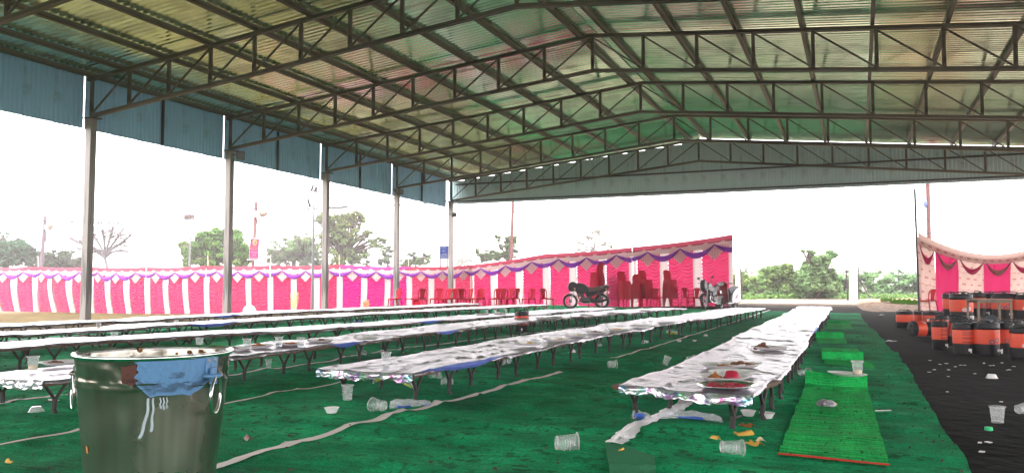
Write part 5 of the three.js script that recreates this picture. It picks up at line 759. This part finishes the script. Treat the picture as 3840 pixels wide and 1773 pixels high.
{
  // the long hedge beyond: one mass of leaves
  const n = 26000, pts = []; while (pts.length < n) { const x = rr(2740, 3900), top = 1024 + 14 * (fbm(x * 0.02, 3) - 0.5) * 2 + (x > 3230 ? 2 : 10), y = lerp(1122, top, Math.sqrt(rnd())), dep = (58 + rr(-1.5, 2.5) + 2 * vnoise(x * 0.03, y * 0.05)) * K; const q = vnoise(x * 0.06, y * 0.09); if (q < 0.25) continue; pts.push(at(x, y, dep)); }
  for (let k = 0; k < 500; k++) { const x = rr(2740, 3900); pts.push(at(x, 1024 - 22 * rnd() * rnd() * vnoise(x * 0.1, 1) * 2, 58 * K)); }
  const g = leafGeo(pts, 0.16, p => { const k = 0.65 + 0.6 * vnoise(p.x * 1.2, p.y * 2) + rr(-0.1, 0.1), w = vnoise(p.x * 0.5, 4); return [lerp(0.11, 0.17, w) * k, 0.23 * k, 0.10 * k]; }), o = shade(new THREE.Mesh(g, mLeaf)); o.name = 'hedge'; o.userData = { kind: 'stuff', label: 'long pale green hedge beyond the lane at the right', category: 'hedge' }; scene.add(o);
  const w = []; for (let k = 0; k < 3000; k++) { const x = rr(2780, 3500), p = at(x, rr(1112, 1124), rr(53, 57) * K); p.y = terrain(p.x, p.z) + rr(0, 0.25); w.push(p); }
  const o2 = shade(new THREE.Mesh(leafGeo(w, 0.12, () => { const k = rr(0.7, 1.2); return [0.10 * k, 0.19 * k, 0.05 * k]; }), mLeaf)); o2.name = 'verge_weeds'; o2.userData = { kind: 'stuff', label: 'low bright weeds along the foot of the hedge', category: 'weeds' }; scene.add(o2);
}
// dug soil and banana leaf pieces
{
  const a = G(3215, 1165), g = grid(60, 26, (s, t) => { const x = lerp(3210, 3560, s), y = lerp(1168, 1120, t) + (s < 0.2 ? (0.2 - s) * -40 * (1 - t) : 0), p = onG(x, y), e = Math.min(1, Math.min(s, 1 - s) * 8) * Math.min(1, Math.min(t, 1 - t) * 6); p.y += e * (0.05 + 0.22 * Math.pow(fbm(p.x * 1.6, p.z * 1.3), 1.5)) - 0.02; return p; }, (s, t) => [s * 6, t * 6]);
  struct('soil_bank', g, std(0.5, 0.29, 0.15, 0.95, 0, { map: grainTex, bumpMap: bumpTex, bumpScale: 0.03 }));
  for (const [x, y, n, l] of [[3327, 1153, 3, 'leftmost clump of bright banana leaf on the dug soil'], [3375, 1158, 5, 'widest clump of bright banana leaf on the dug soil'], [3432, 1160, 5, 'green weed clump beside the printed cloth']]) { const p = onG(x, y), gs = []; for (let k = 0; k < n; k++) { const d = RIGHT.clone().multiplyScalar((k - n / 2) * 0.14 + 0.05); gs.push(grid(4, 8, (s, t) => V(d.x * (0.5 + t), 0, d.z * (0.5 + t)).add(V(0, 0.42 * t * (1 - 0.3 * t), 0)).addScaledVector(RIGHT, (s - 0.5) * 0.22 * Math.sin(0.4 + t * 2.4)).addScaledVector(FWD, -0.12 * t * t + 0.03 * Math.abs(s - 0.5)))); } solo('leaf_clump', M(gs), mBanana, l, 'plant', 'leaf clumps on the dug soil', p); }
}

// ---------------------------------------------------------------- poles, lamps, signs, wires, gate
const mRustPole = std(0.10, 0.035, 0.035, 0.6, 0.2), mBrownPole = std(0.08, 0.05, 0.07, 0.7), mConc = std(0.2, 0.165, 0.13, 0.85), mLampBox = std(0.28, 0.265, 0.255, 0.5), mBagTan = phys(0.26, 0.2, 0.16, 0.6, { transmission: 0.3, thickness: 0 }), mLampGlass = phys(0.14, 0.135, 0.12, 0.25, { clearcoat: 1 }), mFrame = std(0.11, 0.11, 0.12, 0.5, 0.3);
function pole(name, label, px0, y0, px1, y1, dep, r, m, r2 = r) { const d = dep * K, t = at(px1, y1, d), b0 = at(px0, y0, d), dir = t.clone().sub(b0), base = t.clone().addScaledVector(dir, -1); const gy = terrain(b0.x, b0.z) - 0.05, k = (t.y - gy) / (t.y - b0.y), b = t.clone().addScaledVector(dir, -k), o = thing(name, label, 'pole', b); part('shaft', bar(V(0, 0, 0), t.clone().sub(b), r, r, 8, r2), m, o); o.userData.top = undefined; delete o.userData.top; return { o, d, L: (x, y, dz = 0) => at(x, y, d + dz).sub(b) }; }
{
  const q = pole('utility_pole', 'dark brown pole with a braced foot and lamp box at the far left', 156, 940, 167, 808, 58, 0.11, mBrownPole); part('brace', bar(q.L(172, 940), q.L(166, 860), 0.07, 0.07), mBrownPole, q.o); part('brace', bar(q.L(140, 938), q.L(157, 885), 0.03, 0.03), mBrownPole, q.o); part('crossarm', bar(q.L(157, 815), q.L(178, 818), 0.05, 0.05), mDark, q.o);
  const c = q.L(170, 852, -0.12); part('junction_box', rbox(0.26, 0.30, 0.14, 0.01, c.x, c.y, c.z), mLampBox, q.o); const e = q.L(187, 848); part('wrapped_lamp', new THREE.SphereGeometry(0.2, 14, 10).scale(0.9, 1.3, 0.8).rotateZ(-0.5).translate(e.x, e.y, e.z), mBagTan, q.o); part('lamp_arm', tube([q.L(170, 880), q.L(174, 866), q.L(186, 860)], 0.02, 8, 6), mDark, q.o);
  const w = pole('utility_pole', 'tall maroon pole carrying the pink sign and a wrapped lamp', 947, 1000, 959, 757, 56, 0.105, mRustPole); const j = w.L(960, 803, -0.12); part('junction_box', rbox(0.3, 0.36, 0.14, 0.01, j.x, j.y, j.z), mLampBox, w.o); const f = w.L(987, 800); part('wrapped_lamp', new THREE.SphereGeometry(0.22, 16, 10).scale(1.55, 1.0, 0.8).rotateZ(0.2).translate(f.x, f.y, f.z), mBagTan, w.o); part('lamp_arm', tube([w.L(962, 840), w.L(965, 822), w.L(980, 812)], 0.022, 8, 6), mDark, w.o);
  const mr = pole('utility_pole', 'plain maroon pole beside the climbing-covered tree', 1917, 972, 1923, 752, 56, 0.1, mRustPole); part('bracket', bar(mr.L(1923, 768), mr.L(1931, 768), 0.05, 0.05), mDark, mr.o); part('bracket', bar(mr.L(1927, 768), mr.L(1928, 800), 0.03, 0.03), mDark, mr.o);
  const fc = pole('utility_pole', 'pale far-off concrete pole with insulators behind the cloth wall', 2160, 945, 2164, 833, 95, 0.16, mConc, 0.12); part('crossarm', bar(fc.L(2157, 850), fc.L(2168, 868), 0.08, 0.08), mDark, fc.o); part('insulator', bar(fc.L(2163, 833), fc.L(2164, 815), 0.06, 0.06, 6), mDark, fc.o); part('insulator', bar(fc.L(2177, 858), fc.L(2178, 845), 0.05, 0.05, 6), mDark, fc.o);
  const rp = pole('utility_pole', 'maroon pole with hanging blue insulator behind the printed cloth', 3487, 900, 3481, 660, 44, 0.1, mRustPole); part('crossarm', bar(rp.L(3468, 694), rp.L(3505, 696), 0.05, 0.05), mRustPole, rp.o); const g = rp.L(3473, 762); part('wrapped_switch', new THREE.SphereGeometry(0.12, 12, 8).scale(0.8, 2.0, 0.8).translate(g.x, g.y, g.z), std(0.10, 0.13, 0.3, 0.5), rp.o); part('bracket', bar(rp.L(3466, 872), rp.L(3482, 878), 0.05, 0.05), mDark, rp.o);
}
function mast(label, px, ybot, ytop, dep, x0, x1, yf0, yf1, lamps, side) {
  const d = dep * K, b = at(px - 8, ybot, d), t = at(px, ytop, d), gy = terrain(b.x, b.z) - 0.03; const o = thing('floodlight_mast', label, 'mast', V(b.x, gy, b.z)), L = (x, y, dz = 0) => at(x, y, d + dz).sub(o.position);
  part('mast_tube', bar(V(0, 0, 0), L(px, ytop), 0.07, 0.07, 10, 0.045), mFrame, o);
  part('lamp_frame', M([bar(L(x0, yf0), L(x0 - 2, yf1), 0.05, 0.05), bar(L(x1, yf0), L(x1 - 2, yf1), 0.05, 0.05), bar(L(x0 - 2, yf1), L(x1 - 2, yf1), 0.05, 0.05), bar(L(x0, yf0), L(x1, yf0), 0.05, 0.05), bar(L(x0, ytop), L(x1, ytop), 0.05, 0.05)]), mFrame, o);
  for (const [x, y, w, h, a] of lamps) { const c = L(x, y, -0.05), g = new THREE.Group(); g.name = 'floodlight'; g.position.copy(c); g.rotation.set(0.35, YAW + a, 0, 'YXZ'); o.add(g); const W = w * d / FOCAL, Hh = h * d / FOCAL; part('housing', rbox(W, Hh, 0.10, 0.02, 0, 0, 0), mDark, g); part('lens', rbox(W * 0.82, Hh * 0.8, 0.012, 0.004, 0, 0, 0.055), mLampGlass, g); }
}
mast('floodlight mast with three lamps in a row, left of the second column', 713, 1000, 858, 52, 692, 729, 822, 895, [[694, 812, 13, 17, 0.1], [707, 811, 13, 17, 0], [720, 811, 13, 17, -0.1]]);
mast('taller floodlight mast beside the third column, lamps turned away', 1176, 1166, 774, 42, 1158, 1188, 715, 826, [[1169, 705, 16, 24, 1.9], [1183, 710, 10, 22, 1.2], [1157, 760, 18, 26, -1.3]]);
// floodlights fixed to the shed columns
for (const [px, py, z, w, h, l] of [[900, 583, 23.4, 32, 32, 'floodlight on the second column'], [1500, 719, 35.4, 24, 22, 'floodlight on the fourth column with a reddish lens'], [1703, 805, 41.4, 19, 18, 'small floodlight low on the fifth column']]) {
  const X = RX - HALF, u = V(X + 0.27 * K, 0, -z * K), d = depthOf(u) - 0.15, c = at(px, py, d), o = thing('floodlight', l, 'floodlight', c, YAW + 0.35, 'floodlights on the columns'), W = w * d / FOCAL, H2 = h * d / FOCAL; o.rotation.order = 'YXZ'; o.rotation.x = 0.25;
  part('housing', rbox(W, H2, 0.09, 0.02), mDark, o); part('lens', rbox(W * 0.84, H2 * 0.82, 0.012, 0.004, 0, 0, 0.05), mLampGlass, o); part('bracket', M([bar(V(-W * 0.55, 0, 0), V(-W * 0.55, 0, -0.12), 0.02, 0.03), bar(V(-W * 0.56, 0, -0.1), V(-W * 0.95, 0.02, -0.16), 0.03, 0.03)]), mDark, o);
}
// strokes that imitate the headline-bar script of the signs
function script(c, x, y, w, h, col, sd) { c.fillStyle = col; c.strokeStyle = col; c.fillRect(x, y, w, h * 0.16); c.lineWidth = h * 0.15; let q = x + h * 0.2, k = 0; while (q < x + w - h * 0.2) { const r = hash(k, sd), s = h * (0.42 + 0.25 * hash(k, sd + 1)); c.beginPath(); c.moveTo(q + s * 0.7, y); c.lineTo(q + s * 0.7, y + h); c.stroke(); c.beginPath(); if (r < 0.5) c.arc(q + s * 0.35, y + h * 0.52, s * 0.26, 0, 5.4); else { c.moveTo(q, y + h * 0.3); c.quadraticCurveTo(q + s * 0.1, y + h * 0.9, q + s * 0.7, y + h * 0.55); } c.stroke(); if (hash(k, sd + 2) > 0.7) { c.beginPath(); c.arc(q + s * 0.6, y - h * 0.12, s * 0.3, 3.1, 6.0); c.stroke(); } q += s * 1.05; k++; } }
{
  const d = 55.4 * K, c = at(952, 934, d), w = 35 * d / FOCAL, h = 81 * d / FOCAL, o = thing('pink_sign', 'pink banner sign with a yellow oval and script on the maroon pole', 'sign', c, YAW); o.rotation.order = 'YXZ'; o.rotation.z = -0.04;
  const tx = canvasTex(256, 592, (k, W, H) => { k.fillStyle = '#ee1fa6'; k.fillRect(0, 0, W, H); k.fillStyle = '#fbe27a'; k.beginPath(); k.ellipse(132, 108, 72, 92, 0, 0, 7); k.fill(); k.fillStyle = '#fdf3c0'; k.beginPath(); k.ellipse(120, 90, 40, 55, 0, 0, 7); k.fill(); k.fillStyle = '#8a6a3a'; k.beginPath(); k.moveTo(150, 30); k.lineTo(162, 120); k.lineTo(148, 160); k.lineTo(138, 120); k.fill(); k.fillStyle = '#b9b2c8'; k.beginPath(); k.ellipse(128, 130, 22, 34, 0, 0, 7); k.fill(); script(k, 14, 226, 228, 28, '#ffd27a', 3); script(k, 14, 278, 228, 34, '#ffd27a', 9); script(k, 40, 362, 190, 58, '#fbd3ee', 15); script(k, 78, 450, 104, 52, '#fbd3ee', 21); k.fillStyle = '#fbe4f2'; k.fillRect(0, 534, W, 48); script(k, 12, 546, 232, 20, '#c0569a', 31); });
  part('panel', box(w, h, 0.03), mWhite, o); part('print', new THREE.PlaneGeometry(w * 0.97, h * 0.98).translate(0, 0, 0.019), new THREE.MeshPhysicalMaterial({ map: tx, color: lin(0.17, 0.17, 0.17), roughness: 0.9, specularIntensity: 0.2 }), o);
}
{
  const d = 52 * K, c = at(1664, 946, d), w = 35 * d / FOCAL, h = 50 * d / FOCAL, gy = terrain(c.x, c.z), o = thing('direction_sign', 'blue direction sign with white arrows and script beside the fifth column', 'sign', V(c.x, gy, c.z), YAW), y = c.y - gy;
  const tx = canvasTex(256, 366, (k, W, H) => { k.fillStyle = '#e8eefc'; k.fillRect(0, 0, W, H); k.fillStyle = '#1450c8'; k.fillRect(6, 6, W - 12, 288); k.fillRect(6, 308, W - 12, 48); k.fillStyle = '#f4f7ff'; for (const yy of [24, 118]) { k.beginPath(); k.moveTo(36, yy); k.lineTo(50, yy + 22); k.lineTo(42, yy + 22); k.lineTo(42, yy + 66); k.lineTo(30, yy + 66); k.lineTo(30, yy + 22); k.lineTo(22, yy + 22); k.fill(); } k.beginPath(); k.moveTo(16, 246); k.lineTo(40, 226); k.lineTo(40, 238); k.lineTo(58, 238); k.lineTo(58, 254); k.lineTo(40, 254); k.lineTo(40, 266); k.fill(); script(k, 72, 34, 120, 42, '#f4f7ff', 2); script(k, 72, 126, 92, 42, '#f4f7ff', 5); script(k, 72, 224, 130, 44, '#f4f7ff', 8); k.fillStyle = '#f4f7ff'; k.fillRect(212, 222, 8, 56); script(k, 16, 322, 224, 22, '#dfe8ff', 12); });
  part('panel', box(w, h, 0.03, 0, y, 0), mWhite, o); part('print', new THREE.PlaneGeometry(w * 0.98, h * 0.985).translate(0, y, 0.019), new THREE.MeshPhysicalMaterial({ map: tx, color: lin(0.17, 0.17, 0.17), roughness: 0.9, specularIntensity: 0.2 }), o);
  for (const s of [-0.36, 0.36]) part('post', box(0.09, y - h / 2 + 0.1, 0.06, s * w, (y - h / 2) / 2, -0.02), mBrownPole, o);
}
// far-off cross-armed pylons
for (const [px, yt, yb, xa, xb, ya, yb2, l] of [[232, 890, 1000, 200, 258, 905, 915, 'distant pole with a wide slanting crossarm at the left'], [455, 925, 1000, 430, 482, 918, 922, 'distant pole with crossarm behind the bare tree']]) { const q = pole('distant_pole', l, px - 2, yb, px, yt, 110, 0.12, mConc, 0.1); part('crossarm', bar(q.L(xa, ya), q.L(xb, yb2), 0.18, 0.18), mDark, q.o); }
// overhead wires
function wire(label, pts, dep, r = 0.012) { const P = pts.map(([x, y, d]) => at(x, y, (d || dep) * K)), o = P[0].clone(); solo('overhead_wire', tube(P.map(p => p.clone().sub(o)), r, 60, 4), mBlack, label, 'wire', 'overhead wires', o); }
wire('thick black wire sagging between the two brown poles at the left', [[-80, 862], [60, 838], [157, 826], [300, 833], [500, 834], [700, 818], [955, 782]], 57, 0.045);
wire('thick black wire from the maroon pole past the third column', [[957, 781], [1150, 784], [1350, 776], [1560, 764], [1700, 752]], 55, 0.042);
wire('thin black wire from the taller mast to the fourth column', [[1186, 775], [1270, 776], [1400, 760], [1484, 742]], 44, 0.03);
wire('thin wire running right from the pole behind the printed cloth', [[3484, 872], [3580, 864], [3700, 833], [3850, 760]], 43, 0.03);
wire('upper thin power line across the pale sky', [[1300, 892], [1700, 856], [2164, 814], [2700, 818], [3300, 806], [3900, 782]], 95, 0.035);
wire('lower thin power line across the pale sky', [[1300, 905], [1700, 872], [2158, 836], [2700, 843], [3300, 830], [3900, 812]], 95, 0.035);
// white gate post, black posts, gate leaf
{
  const b = onG(3204, 1132), d = depthOf(b), t = at(3194, 950, d), o = thing('gate_post', 'tall white square gate post in front of the hedge', 'gate post', b, YAW), h = t.y - b.y, w = 21 / FOCAL * d;
  part('shaft', rbox(w, h * 0.9, w, 0.01, 0, h * 0.45 - 0.02, 0), mWhite, o); part('cap', rbox(w * 1.12, h * 0.11, w * 1.12, 0.01, 0, h * 0.935, 0), mWhite, o);
  for (const [x0, y0, x1, y1, l, br] of [[3182, 1128, 3174, 1000, 'black gate post with hinges left of the white post', 0], [3223, 1122, 3221, 998, 'black post with a slanting brace right of the white post', 1]]) { const p = onG(x0, y0), dd = depthOf(p), q = thing('iron_post', l, 'post', p), T = at(x1, y1, dd).sub(p); part('shaft', bar(V(0, -0.03, 0), T, 0.08, 0.08), mBlack, q); if (br) part('brace', bar(at(3222, 1040, dd).sub(p), at(3268, 1122, dd).sub(p).setY(0.0), 0.06, 0.06), mBlack, q); else for (const k of [0.3, 0.6, 0.85]) part('hinge', rbox(0.1, 0.04, 0.03, 0.006, T.x * k + 0.05, T.y * k, 0), mBlack, q); part('rail', bar(at(x0 + (br ? -10 : 7), 1118, dd).sub(p), at(x1 + (br ? -10 : 7), 1006, dd).sub(p), 0.018, 0.018), mFrame, q); }
  const g0 = onG(2783, 1130), gd = depthOf(g0), gt = thing('gate_leaf', 'white sheet gate leaf with black frame beside the cloth wall end', 'gate', g0), L = (x, y) => at(x, y, gd).sub(g0);
  part('gate_sheet', (() => { const a = L(2758, 1006), b2 = L(2777, 1010), c = L(2779, 1125), e = L(2760, 1125); return grid(2, 6, (s, t2) => a.clone().lerp(b2, s).lerp(e.clone().lerp(c, s), t2)); })(), mWhite, gt); part('gate_frame', M([bar(L(2779, 1008), L(2782, 1128), 0.07, 0.07), bar(L(2757, 1003), L(2780, 1008), 0.03, 0.03), bar(L(2759, 1050), L(2780, 1052), 0.02, 0.02)]), mBlack, gt);
}
// ---------------------------------------------------------------- pale haze
scene.fog = new THREE.FogExp2(0xf6eff1, 0.002);
renderer.render(scene, camera);
